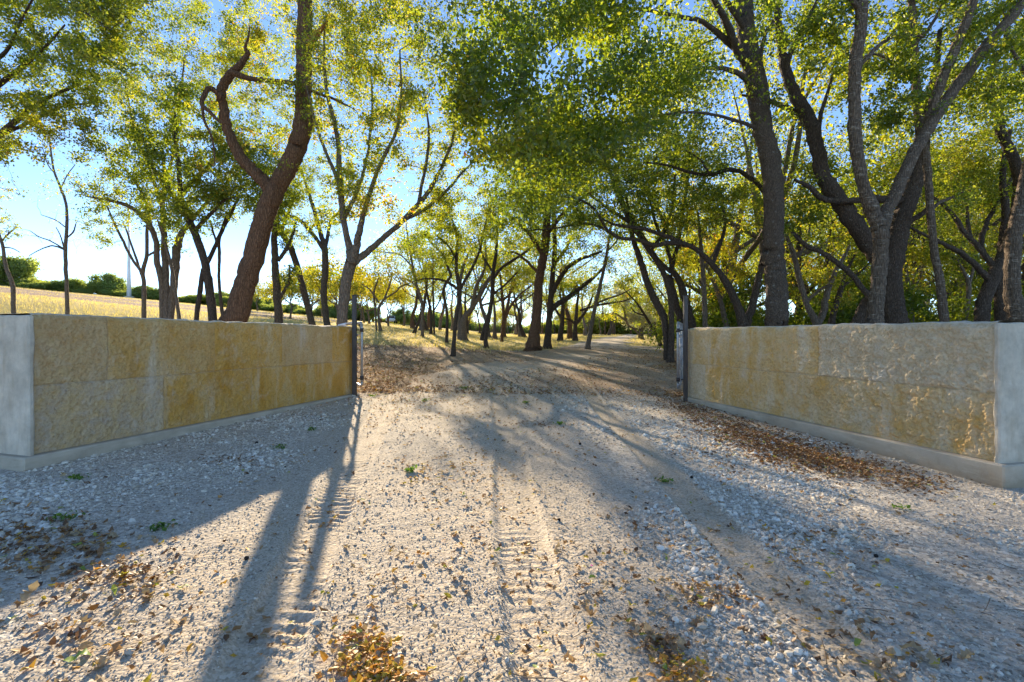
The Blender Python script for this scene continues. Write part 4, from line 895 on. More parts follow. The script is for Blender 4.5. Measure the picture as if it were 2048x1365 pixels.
tree('fan_limbed_tree', 'dark tree fanning into many limbs near the right end of the cream wall', 12,
     [(1964, 668, 27), (1964, 640, 26), (1969, 600, 25), (1989, 549, 26), (2014, 492, 23), (2029, 442, 21), (2036, 400, 19), (2040, 369, 20), (2028, 319, 20), (2003, 269, 18), (1998, 234, 17), (1978, 189, 13), (1983, 140, 11), (2008, 90, 9), (2018, 25, 7), (2010, -60, 4)],
     [([(1978, 560, 13), (1960, 540, 11), (1927, 510, 10), (1894, 492, 8), (1874, 482, 7), (1845, 468, 6), (1815, 452, 4)], -.8), ([(1989, 548, 12), (1984, 530, 11), (1952, 490, 10), (1927, 462, 9), (1902, 425, 8), (1874, 400, 6), (1850, 385, 3)], .4), ([(1975, 520, 9), (1962, 489, 9), (1972, 450, 8), (1989, 417, 7), (2021, 362, 5), (2030, 330, 3)], 1.0, .4), ([(1940, 478, 7), (1935, 430, 6), (1938, 380, 5), (1950, 330, 3)], .8, .4)],
     [(1940, 400, 60, 50, 0.30, 2.20, 26), (1900, 350, 60, 50, 0.30, 2.10, 26), (2000, 340, 50, 50, 0.30, 2.10, 22), (1860, 440, 50, 35, 0.30, 1.60, 12), (2020, 200, 60, 60, 0.30, 1.60, 24), (1960, 290, 60, 50, 0.30, 2.10, 24), (2040, 60, 60, 80, 0.30, 1.60, 26)],
     bark=BARK_D, size=.07, per=27, sig=.17, tint=(0.58, .16), seed=54, nside=18)
tree('short_dark_trunk_tree', 'dark upright trunk squeezed between the fan-limbed tree and the right frame edge', 12.6,
     [(2008, 668, 30), (2008, 640, 28), (2001, 567, 24), (2006, 500, 20), (2012, 430, 15), (2005, 350, 11), (2020, 260, 7)], [([(2006, 500, 10), (2050, 430, 8), (2090, 380, 5)], .5)],
     [(2010, 330, 60, 60, 0.30, 2.10, 20), (2090, 370, 60, 50, 0.30, 1.60, 20)], bark=BARK_D, size=.07, per=27, sig=.17, tint=(0.58, .15), seed=55, nside=14)
tree('edge_tree', 'lichen-banded trunk at the right frame edge behind the end of the cream wall', 9.4,
     [(2036, 668, 34), (2034, 640, 32), (2024, 567, 27), (2029, 480, 26), (2042, 405, 24), (2055, 340, 22), (2075, 260, 20), (2090, 150, 15), (2080, 20, 10)], [([(2050, 370, 12), (2100, 300, 9), (2160, 250, 6)], .3), ([(2085, 190, 11), (2040, 130, 8), (2010, 70, 5)], -.5)],
     [(2080, 160, 80, 80, 0.30, 1.60, 30), (2030, 70, 50, 60, 0.30, 1.60, 18), (2140, 260, 70, 50, 0.30, 1.60, 22), (2080, -20, 100, 70, 0.30, 1.60, 30)], bark=BARK_L, size=.075, per=27, sig=.16, tint=(0.50, .14), seed=56, nside=20)
tree('small_grey_tree', 'small grey tree between the massive black tree and the tall thin trunk', 16,
     [(1824, 655, 9), (1822, 592, 9), (1814, 554, 7), (1810, 520, 5), (1800, 480, 3)], [([(1822, 590, 5), (1840, 555, 4), (1850, 520, 3)], .3)], [(1810, 500, 50, 40, -1, 1.5, 22), (1850, 530, 40, 35, -1, 1, 16), (1820, 570, 40, 25, 0, 1.5, 12)], bark=BARK_F, size=.08, per=25, sig=.2, tint=(0.66, .16), seed=57, nside=10)
tree('short_forked_tree', 'short forked tree in the gap right of the tall thin trunk', 15,
     [(1929, 655, 10), (1930, 635, 10), (1937, 599, 9), (1937, 567, 9), (1928, 545, 6), (1915, 520, 3)], [([(1937, 570, 6), (1945, 545, 5), (1948, 510, 3)], .3)], [(1930, 520, 45, 35, -1, 1, 20), (1900, 560, 40, 30, 0, 1, 14), (1960, 570, 30, 30, 0, 1, 10)], bark=BARK_F, size=.078, per=27, sig=.19, tint=(0.60, .16), seed=58, nside=10)
tree('straight_small_tree', 'straight small trunk just right of the gate post, left of the V-shaped tree', 15,
     [(1410, 668, 11), (1410, 640, 11), (1408, 578, 10), (1404, 523, 9), (1400, 470, 7), (1395, 420, 4)], [([(1405, 540, 5), (1425, 510, 4), (1440, 480, 3)], .4)], [(1395, 430, 55, 45, -1, 1.5, 24), (1430, 480, 40, 30, 0, 1.5, 14), (1385, 520, 35, 25, 0, 1.5, 12)], bark=BARK_F, size=.078, per=25, sig=.19, tint=(0.68, .16), seed=59, nside=10)
tree('slanted_small_tree', 'small tree slanting left beneath the arching limb', 16,
     [(1453, 665, 13), (1450, 640, 12), (1437, 589, 10), (1412, 530, 7), (1395, 500, 4)], [([(1440, 600, 6), (1460, 570, 5), (1475, 540, 3)], .4)], [(1420, 560, 50, 30, 0, 1.5, 20), (1470, 540, 40, 30, 0, 1.5, 16), (1390, 490, 40, 30, 0, 1.5, 14), (1430, 610, 40, 20, .5, 1.5, 10)], bark=BARK_F, size=.08, per=25, sig=.2, tint=(0.72, .15), seed=60, nside=10)
tree('open_forked_tree', 'open Y-forked tree between the tallest trunk and the lichen-banded tree', 13,
     [(1632, 668, 17), (1632, 645, 16), (1615, 611, 13), (1601, 567, 12), (1588, 512, 10), (1573, 472, 8), (1560, 430, 5)], [([(1634, 648, 13), (1645, 630, 13), (1654, 589, 11), (1669, 547, 9), (1685, 520, 7), (1700, 490, 4)], .5), ([(1612, 605, 6), (1640, 580, 5), (1665, 570, 4)], -.4), ([(1590, 520, 6), (1610, 490, 5), (1620, 450, 3)], .5)],
     [(1580, 430, 55, 45, 0, 1.8, 24), (1620, 520, 45, 35, .2, 1.8, 18), (1700, 480, 50, 40, 0, 1.5, 20), (1660, 560, 40, 30, .3, 1.5, 12), (1590, 590, 40, 30, .5, 1.8, 14)], bark=BARK_F, size=.075, per=25, sig=.19, tint=(0.68, .16), seed=61, nside=12)
tree('inclined_tree', 'short dark trunk inclined right in the shade left of the lichen-banded tree', 14,
     [(1662, 668, 14), (1664, 640, 13), (1670, 617, 12), (1681, 584, 11), (1690, 550, 8), (1710, 510, 4)], [([(1684, 575, 6), (1720, 545, 5), (1745, 520, 3)], .4)], [(1710, 510, 50, 40, 0, 1.5, 20), (1700, 580, 45, 30, .3, 1.5, 14), (1740, 560, 35, 30, .3, 1.5, 10)], bark=BARK_D, size=.078, per=25, sig=.19, tint=(0.63, .16), seed=62, nside=11)
# ================================================================== background trees (copied)
def proto(name, label, cat, group, x, y, H, seed, bark, leafmat, tint, fork=.35, spread=.36, lean=.08, size=.12, per=60, sig=.34, ncl=9, low=False, stems=1, rt=.020, dens=7):
    rng = np.random.default_rng(seed)
    z = float(ground(x, y)); la = rng.uniform(0, 6.28)
    lx, ly = math.cos(la) * lean * H, math.sin(la) * lean * H
    def wob(s): return rng.normal(size=2) * s * H
    r = rt * H
    pts = []
    for t in (0, .12, .25, fork, .55, .75):
        w = wob(.012)
        pts.append([x + lx * t * 1.6 + w[0] * (t > 0), y + ly * t * 1.6 + w[1] * (t > 0), z + H * t, max(r * (1 - 1.32 * t), .010)])
    limbs = []
    a0 = rng.uniform(0, 6.28); k = 4 if not low else 5
    cl = []
    for i in range(k):
        a = a0 + i * 6.28 / k + rng.normal() * .3
        tb = fork * rng.uniform(.75, 1.15) if not low else rng.uniform(.05, .3)
        b = np.array([np.interp(tb, (0, .12, .25, fork, .55, .75), [p[j] for p in pts]) for j in range(4)])
        L = H * spread * rng.uniform(.8, 1.3)
        e = b[:3] + np.array([math.cos(a) * L, math.sin(a) * L, H * rng.uniform(.22, .5)])
        m1 = b[:3] * .6 + e * .4 + np.array([math.cos(a) * L * .14, math.sin(a) * L * .14, -.02 * H]); m2 = b[:3] * .25 + e * .75 + rng.normal(size=3) * .02 * H
        rb = b[3] * .62
        limbs.append([[*b[:3], rb], [*m1, rb * .8], [*m2, rb * .55], [*e, rb * .2]])
        cl.append((*e, H * .17, H * .12, dens)); cl.append((*(m2 * .7 + e * .3), H * .15, H * .10, dens))
    top = pts[-1]
    cl.append((top[0], top[1], top[2] + .08 * H, H * .22, H * .15, dens * 2))
    for i in range(ncl - 5):
        a = rng.uniform(0, 6.28); rr = H * spread * rng.uniform(.4, 1.1)
        cl.append((x + math.cos(a) * rr + lx, y + math.sin(a) * rr + ly, z + H * rng.uniform(.45 if not low else .15, .85), H * .16, H * .11, dens))
    return tree(name, label, None, pts, limbs, cl, bark=bark, leafmat=leafmat, size=size, per=per, sig=sig, tint=tint, seed=seed, nside=9, local=True, thick=1.3, group=group, cat=cat)
def clone(root, x, y, rz, sc, label=None, group=None, sink=.05):
    r = root.copy(); C.objects.link(r)
    r.location = (x, y, float(ground(x, y)) - sink); r.rotation_euler = (0, 0, rz); r.scale = (sc, sc, sc)
    if label: r['label'] = label
    if group: r['group'] = group
    for ch in root.children:
        c = ch.copy(); C.objects.link(c); c.parent = r
    return r
def scatter(protos, spots, rng, label, group, smin, smax, tilt=0.0):
    for i, (x, y) in enumerate(spots):
        p = protos[i % len(protos)]
        s = rng.uniform(smin, smax)
        if not p.get('used'):
            p['used'] = 1; p.location = (x, y, float(ground(x, y)) - .05); p.rotation_euler = (0, 0, rng.uniform(0, 6.28)); p.scale = (s, s, s)
            p['label'] = label; p['group'] = group
        else:
            clone(p, x, y, rng.uniform(0, 6.28), s, label, group)
def spots_px(n, pa, pb, da, db, rng, sep, taken, road=1.2, power=1.0):
    out = []; tries = 0
    while len(out) < n and tries < 6000:
        tries += 1
        d = da + (db - da) * rng.uniform() ** power; px = rng.uniform(pa, pb); x = (px - CX) / F * d
        if road_mask(x, d) > -road: continue
        if any((x - a) ** 2 + (d - b) ** 2 < sep ** 2 for a, b in taken): continue
        out.append((x, d)); taken.append((x, d))
    return out
rng = np.random.default_rng(77)
GA, LA = 'trees of the far grove seen through the gate opening', 'slim trunked tree with yellow green crown in the far grove beyond the gate'
pa = [proto('grove_tree', LA, 'tree', GA, 8, 40 + i * 5, 8.6, 200 + i, [BARK_D, BARK_F, BARK_R, BARK_D, BARK_F][i], LEAF, [(.54, .14), (.62, .14), (.5, .14), (.66, .13), (.58, .14)][i], fork=[.42, .34, .48, .36, .44][i], lean=[.05, .12, .08, .15, .04][i], size=.15, per=32, sig=.36, dens=6) for i in range(5)]
taken = [(q.location[0], q.location[1]) for q in bpy.data.objects if q.type == 'EMPTY' and q.get('category') == 'tree']
GX, LX = 'yellow trees scattered beyond the ochre wall', 'small golden yellow tree on the straw field beyond the ochre wall'
pb = [proto('yellow_tree', LX, 'tree', GX, -20, 50 + i * 5, 5.5, 230 + i, BARK_F, LEAF_Y, (.5, .22), fork=.3, lean=.06, size=.17, per=40, sig=.4, dens=6) for i in range(3)]
GR, LR = 'trees of the dense grove behind the cream wall', 'leafy tree deep in the dense grove behind the cream wall'
pr = [proto('wood_tree', LR, 'tree', GR, 14, 20 + i * 4, 11.5, 260 + i, [BARK_D, BARK_F, BARK_D, BARK_D, BARK_F][i], LEAF, [(.56, .13), (.63, .12), (.50, .14), (.60, .13), (.66, .12)][i], fork=[.25, .3, .2, .35, .28][i], lean=[.1, .16, .06, .2, .1][i], size=.115, per=40, sig=.34, dens=10, ncl=14) for i in range(5)]
GF, LF = 'row of distant trees closing the view', 'tiny distant tree in the row closing the view'
GS, LS = 'shrubs under the trees behind the cream wall', 'low dark green shrub under the trees behind the cream wall'
ps = [proto('shrub', LS, 'shrub', GS, 12, 16 + i * 3, 2.4, 290 + i, BARK_D, LEAF, [(.3, .15), (.48, .15), (.42, .15)][i], fork=.3, spread=.42, size=.085, per=70, sig=.24, ncl=10, low=True, dens=9) for i in range(3)]
GH, LH = 'bushes along the ridge of the straw field', 'round green bush on the ridge of the straw field'
ph = [proto('bush', LH, 'bush', GH, -60, 90 + i * 3, 3.6, 310 + i, BARK_D, LEAF_J, [(.5, .25), (.7, .25), (.4, .25)][i], fork=.3, spread=.5, size=.22, per=90, sig=.38, ncl=14, low=True, dens=8) for i in range(3)]
BUSH_SINK = .7
GD, LD = 'bushes on the low rise far behind the leaning tree', 'yellowish bush on the low rise far behind the leaning tree'
A = spots_px(30, 790, 1345, 29, 75, rng, 2.6, taken, power=1.3)
scatter(pa, A, rng, LA, GA, .75, 1.25)
scatter(pb, spots_px(13, 500, 800, 34, 75, rng, 4, taken), rng, LX, GX, .7, 1.25)
R_ = spots_px(15, 1395, 2060, 16.5, 26, rng, 2.0, taken) + spots_px(26, 1370, 2150, 26, 48, rng, 2.5, taken) + spots_px(5, 2090, 2500, 12, 24, rng, 2.2, taken)
scatter(pr, R_, rng, LR, GR, .7, 1.2)
far = spots_px(46, 690, 1500, 76, 120, rng, 2.6, taken, road=-30) + spots_px(16, 1090, 1400, 72, 100, rng, 2.6, taken, road=-30)
for i, (x, y_) in enumerate(far):
    clone((pa + pb)[i % 8], x, y_, rng.uniform(0, 6.28), rng.uniform(.7, 1.1), LF, GF)
scatter(ps, spots_px(26, 1385, 2150, 15, 25, rng, 1.2, taken), rng, LS, GS, .6, 1.25)
fb = spots_px(46, 740, 1560, 112, 140, rng, 2.0, taken, road=-60) + spots_px(26, 1090, 1420, 88, 112, rng, 1.6, taken, road=-60)
print('FB', len(fb), [(round(a), round(b)) for a, b in fb[-8:]], float(ground(fb[-1][0], fb[-1][1])))
for i, (x, y_) in enumerate(fb):
    clone(ph[i % 3], x, y_, rng.uniform(0, 6.28), rng.uniform(.9, 1.5), 'hazy far bush closing the horizon behind the grove', 'far bushes along the horizon behind the grove')
hb = []
for i in range(52):
    x = -118 + i * 1.72 + rng.normal() * .8
    hb.append((x, 93 + rng.normal() * 1.8))
scatter(ph, hb, rng, LH, GH, .5, .95)
for q in C.objects:
    if q.type == 'EMPTY' and q.get('category') == 'bush':
        q.location.z -= .5; a_ = rng.uniform(1.0, 1.7); q.scale = (q.scale[0] * a_, q.scale[1] * a_, q.scale[2] * rng.uniform(.6, 1.0))
for i in range(22):
    x = -58 + i * 1.7 + rng.normal() * 1.0; y_ = 100 + rng.normal() * 6
    clone(ph[i % 3], x, y_, rng.uniform(0, 6.28), rng.uniform(.5, .95), LD, GD)
clone(ph[0], -94, 91, 1.0, 1.6, 'tallest bush of the ridge, standing above the others near the left frame edge', None)
clone(ph[2], -76.5, 92, 2.0, 1.15, 'tall loose bush rising above the ridge hedge left of the white mast', None)
# far off, out of the frame to either side of the drive and behind it: a few trees for a step aside
# ------------------------------------------------------------------ mast and vehicle far away
mx, my = (258 - CX) / F * 86, 86.0; mz = float(ground(mx, my))
root = empty('mast', (mx, my, mz)); tag(root, 'tall tapering white mast on the straw ridge', 'mast')
g = Geo(); g.tube([(0, 0, -.5), (0, 0, 4), (0, 0, 10), (0, 0, 16.5)], [.36, .28, .19, .10], 14); g.build('pole', WHITE, root, smooth=True)
g = Geo(); g.tube([(0, 0, -.3), (0, 0, .25)], [.75, .75], 14); g.build('base_flange', CONC, root)
vx, vy = (783 - CX) / F * 98, 98.0; vz = float(ground(vx, vy))
root = empty('parked_car', (vx, vy, vz)); root.rotation_euler = (0, 0, .12); tag(root, 'small white parked car far off beyond the golden tree', 'car')
g = Geo(); g.box((0, 0, .68), (1.86, 4.5, .62), 0, .16); g.build('body', CARP, root)
g = Geo(); g.box((0, .35, 1.22), (1.62, 2.3, .56), 0, .2); g.build('cabin', CARP, root)
g = Geo(); g.box((0, -.82, 1.23), (1.42, .06, .40), 0, .02); g.build('windshield', GLASS, root)
for s in (-1, 1):
    g = Geo(); g.box((s * .815, .35, 1.23), (.03, 1.9, .36), 0, .01); g.build('side_window', GLASS, root)
    g = Geo(); g.box((s * .66, -2.26, .78), (.34, .06, .16), 0, .03); g.build('headlight', LENS, root)
    for yy in (-1.4, 1.4):
        g = Geo(); g.tube([(s * .95, yy, .33), (s * .72, yy, .33)], [.33, .33], 16); w = g.build('wheel', BLACK, root)
        g = Geo(); g.tube([(s * .955, yy, .33), (s * .94, yy, .33)], [.19, .19], 12); g.build('rim', GALV, w)

# ================================================================== ground cover
def inv_px(px, py):
    d = np.full(len(px), 3.0)
    for _ in range(25):
        x = (px - CX) / F * d
        d = np.clip((EYE - ground(x, d)) * F / np.maximum(py - HY, 8), 1.2, 60)
    return (px - CX) / F * d, d
inside_wall = lambda x, y: ((x < -2.85 + .304 * (y - 8.86)) & (x > -3.9 + .304 * (y - 8.86)) & (y > 3.9) & (y < 9.2)) | ((x > 3.13 - .226 * (y - 8.8)) & (x < 4.2 - .226 * (y - 8.8)) & (y > 3.9) & (y < 9.1))
# pebbles: crushed limestone, one mass
t_ = (1 + 5 ** .5) / 2
ICO = np.array([[-1, t_, 0], [1, t_, 0], [-1, -t_, 0], [1, -t_, 0], [0, -1, t_], [0, 1, t_], [0, -1, -t_], [0, 1, -t_], [t_, 0, -1], [t_, 0, 1], [-t_, 0, -1], [-t_, 0, 1]]) / math.sqrt(1 + t_ * t_)
ICF = np.array([[0, 11, 5], [0, 5, 1], [0, 1, 7], [0, 7, 10], [0, 10, 11], [1, 5, 9], [5, 11, 4], [11, 10, 2], [10, 7, 6], [7, 1, 8], [3, 9, 4], [3, 4, 2], [3, 2, 6], [3, 6, 8], [3, 8, 9], [4, 9, 5], [2, 4, 11], [6, 2, 10], [8, 6, 7], [9, 8, 1]])
def rotm(rng, n):
    q = rng.normal(size=(n, 4)); q /= np.linalg.norm(q, axis=1)[:, None]; w, x, y, z = q.T
    return np.stack([1 - 2 * (y * y + z * z), 2 * (x * y - z * w), 2 * (x * z + y * w), 2 * (x * y + z * w), 1 - 2 * (x * x + z * z), 2 * (y * z - x * w), 2 * (x * z - y * w), 2 * (y * z + x * w), 1 - 2 * (x * x + y * y)], 1).reshape(-1, 3, 3)
rng = np.random.default_rng(5)
PX, PY = [], []
for (ya, yb, n) in ((1.35, 2.6, 46000), (2.6, 4.5, 62000), (4.5, 7, 46000), (7, 10, 26000), (10, 18, 14000)):
    yy = rng.uniform(ya, yb, n); hw = yy * 1.12 + .9
    PX.append(rng.uniform(-1, 1, n) * hw); PY.append(yy)
PX = np.concatenate(PX); PY = np.concatenate(PY)
tr = track_attr(PX, PY); big = sstep(.05, .6, .35 + .7 * fbm(PX * .9, PY * .9, seed=88) - tr * .75)
keep = (rng.uniform(size=len(PX)) < (.6 + .4 * big) * (1 - .72 * track_at(PX, PY)[0])) & (road_mask(PX, PY) > -.2) & ~inside_wall(PX, PY)
PX, PY, big = PX[keep], PY[keep], big[keep]
n = len(PX)
sz = np.exp(rng.normal(math.log(.0056), .5, n)) * (.5 + .75 * big)
sz = np.where(rng.uniform(size=n) < .022 * big, sz * rng.uniform(1.6, 2.4, n), sz)
sz = np.clip(sz, .0024, .024) * np.where(PY > 5, 1.15, 1.0)
V = ICO[None] * (1 + rng.uniform(-.36, .26, (n, 12, 1)))
V = V * rng.uniform(.6, 1.35, (n, 1, 3)) * sz[:, None, None]
V = np.einsum('nij,nkj->nki', rotm(rng, n), V); V[:, :, 2] *= .7
V = V + np.stack([PX, PY, surf(PX, PY) + sz * .24], 1)[:, None, :]
T = (ICF[None] + np.arange(n)[:, None, None] * 12).reshape(-1, 3)
tint = np.clip(rng.normal(.33, .25, n) + .36 * big, 0, 1)
o = raw_mesh('gravel', V.reshape(-1, 3), T, PEBBLE, attrs={'tint': ('FACE', np.repeat(tint, 20))})
tag(o, 'loose crushed pale limestone pebbles over the drive', kind='stuff')
# fallen leaves
def leaf_template(lobed):
    st = np.linspace(-.5, .5, 9 if lobed else 4)
    if lobed: wd = np.array([.02, .10, .26, .12, .34, .14, .25, .13, .01])
    else: wd = np.array([.02, .25, .21, .01])
    V = np.array([[s, w * k, 0] for s, w in zip(st, wd) for k in (-1, 0, 1)])
    Q = [[i * 3 + j, i * 3 + j + 1, i * 3 + 4 + j, i * 3 + 3 + j] for i in range(len(st) - 1) for j in (0, 1)]
    return V, np.array(Q)
def leaf_litter(name, x, y, size, tint, lobed, rng, lift=0.0):
    n = len(x); T, Q = leaf_template(lobed)
    c1 = rng.uniform(-1.2, 1.9, (n, 1)); c2 = rng.uniform(.2, 1.8, (n, 1)) * rng.choice([-1, 1], (n, 1), p=[.25, .75])
    s = T[None, :, 0] * np.ones((n, 1)); w = T[None, :, 1] * np.ones((n, 1))
    V = np.stack([s * (1 - .12 * c1 * c1 * s * s), w * (1 - .25 * np.abs(c2) * np.abs(w)), .5 * c1 * s * s + .9 * c2 * w * w + .10 * np.sin(s * 9 + c1 * 3)], -1)
    V *= size[:, None, None]
    yaw = rng.uniform(0, 6.283, n); tx = rng.normal(0, .2, n); ty = rng.normal(0, .2, n)
    flip = rng.uniform(size=n) < .35
    V[flip, :, 2] *= -1
    cz, sz_ = np.cos(yaw), np.sin(yaw)
    V[..., 2] += V[..., 0] * tx[:, None] + V[..., 1] * ty[:, None]
    X = V[..., 0] * cz[:, None] - V[..., 1] * sz_[:, None]; Y = V[..., 0] * sz_[:, None] + V[..., 1] * cz[:, None]
    zmin = V[..., 2].min(1)
    zz = surf(x, y) + .005 + lift
    V = np.stack([X + x[:, None], Y + y[:, None], V[..., 2] - zmin[:, None] * .7 + zz[:, None]], -1)
    F_ = (Q[None] + np.arange(n)[:, None, None] * len(T)).reshape(-1, 4)
    return V.reshape(-1, 3), F_, np.repeat(tint, len(Q))
rng = np.random.default_rng(15)
def drift(px, py, sx, sy, n, ang=0.0, mean=.35, sd=.2, big=.05, size=.038):
    a = rng.normal(size=n) * sx; b = rng.normal(size=n) * sy
    c, s = math.cos(ang), math.sin(ang)
    x, y_ = inv_px(px + a * c - b * s, py + a * s + b * c)
    if sx > 150:
        k = fbm(x * 2.2, y_ * 2.2, seed=33) + .35 * rng.normal(size=n) > .08
        x, y_ = x[k], y_[k]; n = len(x)
    return x, y_, rng.normal(mean, sd, n), rng.uniform(size=n) < big, size
DR = [  # drifts along the foot of the cream wall
    drift(1375, 815, 34, 12, 900, .25, .25, .14), drift(1450, 850, 50, 16, 1300, .28, .25, .14), drift(1520, 890, 55, 18, 1600, .3, .25, .14), drift(1600, 905, 60, 18, 1350, .25, .27, .15), drift(1700, 935, 60, 12, 850, .2, .3, .15), drift(1420, 910, 45, 20, 130, .5, .35, .18), drift(1830, 965, 40, 14, 260, .1, .3, .16), drift(1560, 870, 90, 26, 260, .3, .25, .15),
    # left foreground
    drift(70, 1090, 90, 32, 260, .15, .38, .22, .12, .047), drift(180, 1120, 110, 45, 110, .1, .5, .25, .10, .045), drift(250, 1170, 60, 20, 60, .1, .5, .25, .10, .045), drift(130, 1250, 110, 70, 90, 0, .5, .25, .10, .045), drift(480, 925, 60, 10, 90, .05, .3, .2), drift(600, 835, 60, 6, 60, 0, .25, .15), drift(330, 980, 160, 40, 90, 0, .4, .25),
    # warm piles at the bottom
    drift(735, 1325, 34, 26, 260, .5, .79, .10,   .0, .040), drift(760, 1355, 40, 14, 140, .1, .79, .10, .0, .044), drift(1320, 1285, 40, 16, 60, .4, .5, .2, .2), drift(1370, 1345, 36, 16, 110, .2, .77, .10, .0), drift(1400, 1190, 50, 18, 70, .2, .6, .2), drift(880, 945, 60, 22, 130, 0, .76, .1), drift(1290, 1060, 60, 26, 40, .5, .4, .25), drift(1590, 1080, 60, 22, 50, .4, .4, .25), drift(1780, 1320, 90, 26, 50, .2, .6, .25, .3),
    drift(1020, 1160, 260, 120, 620, 0, .62, .2), drift(1600, 1150, 260, 130, 560, 0, .5, .25), drift(400, 1200, 220, 110, 420, 0, .55, .22), drift(1000, 980, 330, 90, 900, 0, .5, .22),
    # through and beyond the gate
    drift(790, 760, 60, 40, 1500, 0, .52, .22), drift(890, 785, 110, 26, 1200, 0, .56, .2), drift(1180, 765, 120, 24, 1700, 0, .38, .2), drift(1080, 850, 40, 4, 90, 0, .25, .12), drift(1300, 790, 60, 22, 500, 0, .3, .18), drift(980, 880, 220, 40, 800, 0, .5, .22)]
x = np.concatenate([d[0] for d in DR]); y_ = np.concatenate([d[1] for d in DR]); tn = np.concatenate([d[2] for d in DR]); bg = np.concatenate([d[3] for d in DR]); sz = np.concatenate([np.full(len(d[0]), d[4]) for d in DR])
# litter under the trees
nl = 52000
yl = 9.2 + 14 * rng.uniform(size=nl) ** 1.5; xl_ = rng.uniform(-1, 1, nl) * (yl * .62 + 2)
w = np.where(road_mask(xl_, yl) > 0, .30 + .5 * sstep(0, -3, xl_), .9) * sstep(-.35, .35, fbm(xl_ * .6, yl * .45, seed=95) + .25 * sstep(1, -4, xl_))
k = rng.uniform(size=nl) < w
x = np.concatenate([x, xl_[k]]); y_ = np.concatenate([y_, yl[k]]); tn = np.concatenate([tn, rng.normal(.40, .2, k.sum())]); bg = np.concatenate([bg, np.zeros(k.sum(), bool)]); sz = np.concatenate([sz, np.full(k.sum(), .062)])
ok = ~inside_wall(x, y_); x, y_, tn, bg, sz = x[ok], y_[ok], np.clip(tn[ok], 0, 1), bg[ok], sz[ok] * rng.uniform(.6, 1.35, ok.sum())
tn = np.where(rng.uniform(size=len(tn)) < .03, rng.uniform(.95, 1, len(tn)), np.minimum(tn, .93))
dens_lift = rng.uniform(0, .010, len(x)) * (rng.uniform(size=len(x)) < .5)
VA, FA, TA = leaf_litter('a', x[~bg], y_[~bg], sz[~bg], tn[~bg], False, rng, dens_lift[~bg])
VB, FB, TB = leaf_litter('b', x[bg], y_[bg], sz[bg] * 1.45, np.where(tn[bg] > .6, .62, tn[bg]), True, rng, dens_lift[bg])
o = raw_mesh('fallen_leaves', np.vstack([VA, VB]), np.vstack([FA, FB + len(VA)]), DEAD, attrs={'tint': ('FACE', np.concatenate([TA, TB]))})
tag(o, 'brown and orange fallen leaves in drifts on the gravel', kind='stuff')
# twigs lying about: one mass
n = 420
d_ = 1.5 + 12 * rng.uniform(size=n) ** 1.6; xx = rng.uniform(-1, 1, n) * (d_ * 1.05)
L = np.exp(rng.normal(math.log(.07), .5, n)); a = rng.uniform(0, 6.28, n); s = np.linspace(-.5, .5, 5)[None, :]
bx = .18 * rng.normal(size=(n, 1)) * (s * s) * L[:, None]
X = xx[:, None] + np.cos(a)[:, None] * s * L[:, None] - np.sin(a)[:, None] * bx; Y = d_[:, None] + np.sin(a)[:, None] * s * L[:, None] + np.cos(a)[:, None] * bx
Z = surf(X, Y) + .010 + rng.uniform(0, .008, (n, 1))
R = np.repeat(rng.uniform(.0010, .0026, (n, 1)), 5, 1) * np.array([[1, 1, .9, .7, .4]])
ok = ~inside_wall(xx, d_)
V, Q = batch_tubes(np.stack([X, Y, Z], -1)[ok], R[ok], 5)
tag(raw_mesh('twig_litter', V, Q, TWIG, smooth=True), 'thin dry twigs scattered over the gravel', kind='stuff')
# weeds in the gravel
WX = [(155, 960, .07, 8), (120, 1042, .07, 8), (625, 862, .05, 6), (930, 778, .08, 12), (745, 793, .06, 8), (1800, 1020, .04, 4), (850, 803, .06, 6), (1052, 808, .06, 10), (320, 1060, .05, 8), (820, 945, .05, 8), (1330, 962, .05, 8), (560, 898, .06, 8), (1120, 850, .05, 8)]
P = []; 
for px, py, r, k in WX:
    x0, y0 = inv_px(np.array([px * 1.0]), np.array([py * 1.0]))
    q = rng.normal(size=(k * 5, 3)) * np.array([r, r, .0]) * .6; q[:, 2] = rng.uniform(.004, .035, k * 5)
    P.append(q + np.array([x0[0], y0[0], float(surf(x0, y0)[0])]))
P = np.vstack(P)
tag(leaves_mesh('weeds', P, .032, rng.uniform(0, 1, len(P)), WEED, None, rng, ovate=True, up=1.5), 'small green weeds sprouting in the gravel', kind='stuff')
# dry grass
def blades(name, x, y, h, tint, mat):
    n = len(x); a = rng.uniform(0, 6.28, n); w = h * .05 + .004
    z = np.maximum(ground_z(x, y), np.where(road_mask(x, y) > -.4, drive_z(x, y), -9)) - .01
    lx, ly = rng.normal(0, .35, n) * h, rng.normal(0, .35, n) * h
    V = np.stack([np.stack([x - np.cos(a) * w, y - np.sin(a) * w, z], 1), np.stack([x + np.cos(a) * w, y + np.sin(a) * w, z], 1), np.stack([x + lx, y + ly, z + h], 1)], 1).reshape(-1, 3)
    return raw_mesh(name, V, np.arange(n * 3).reshape(-1, 3), mat, attrs={'tint': ('FACE', tint)})
n = 190000
yg = 15 + 60 * rng.uniform(size=n) ** 1.7; xg = rng.uniform(-1.75, 1.15, n) * yg
k = (rng.uniform(size=n) < field_f(xg, yg) * np.where(xg > 8, .5, 1) * (1 - .9 * np.clip(bare_f(xg, yg) * 1.4, 0, 1))) & (road_mask(xg, yg) < -.2 + .3 * rng.normal(size=n))
xg, yg = xg[k], yg[k]
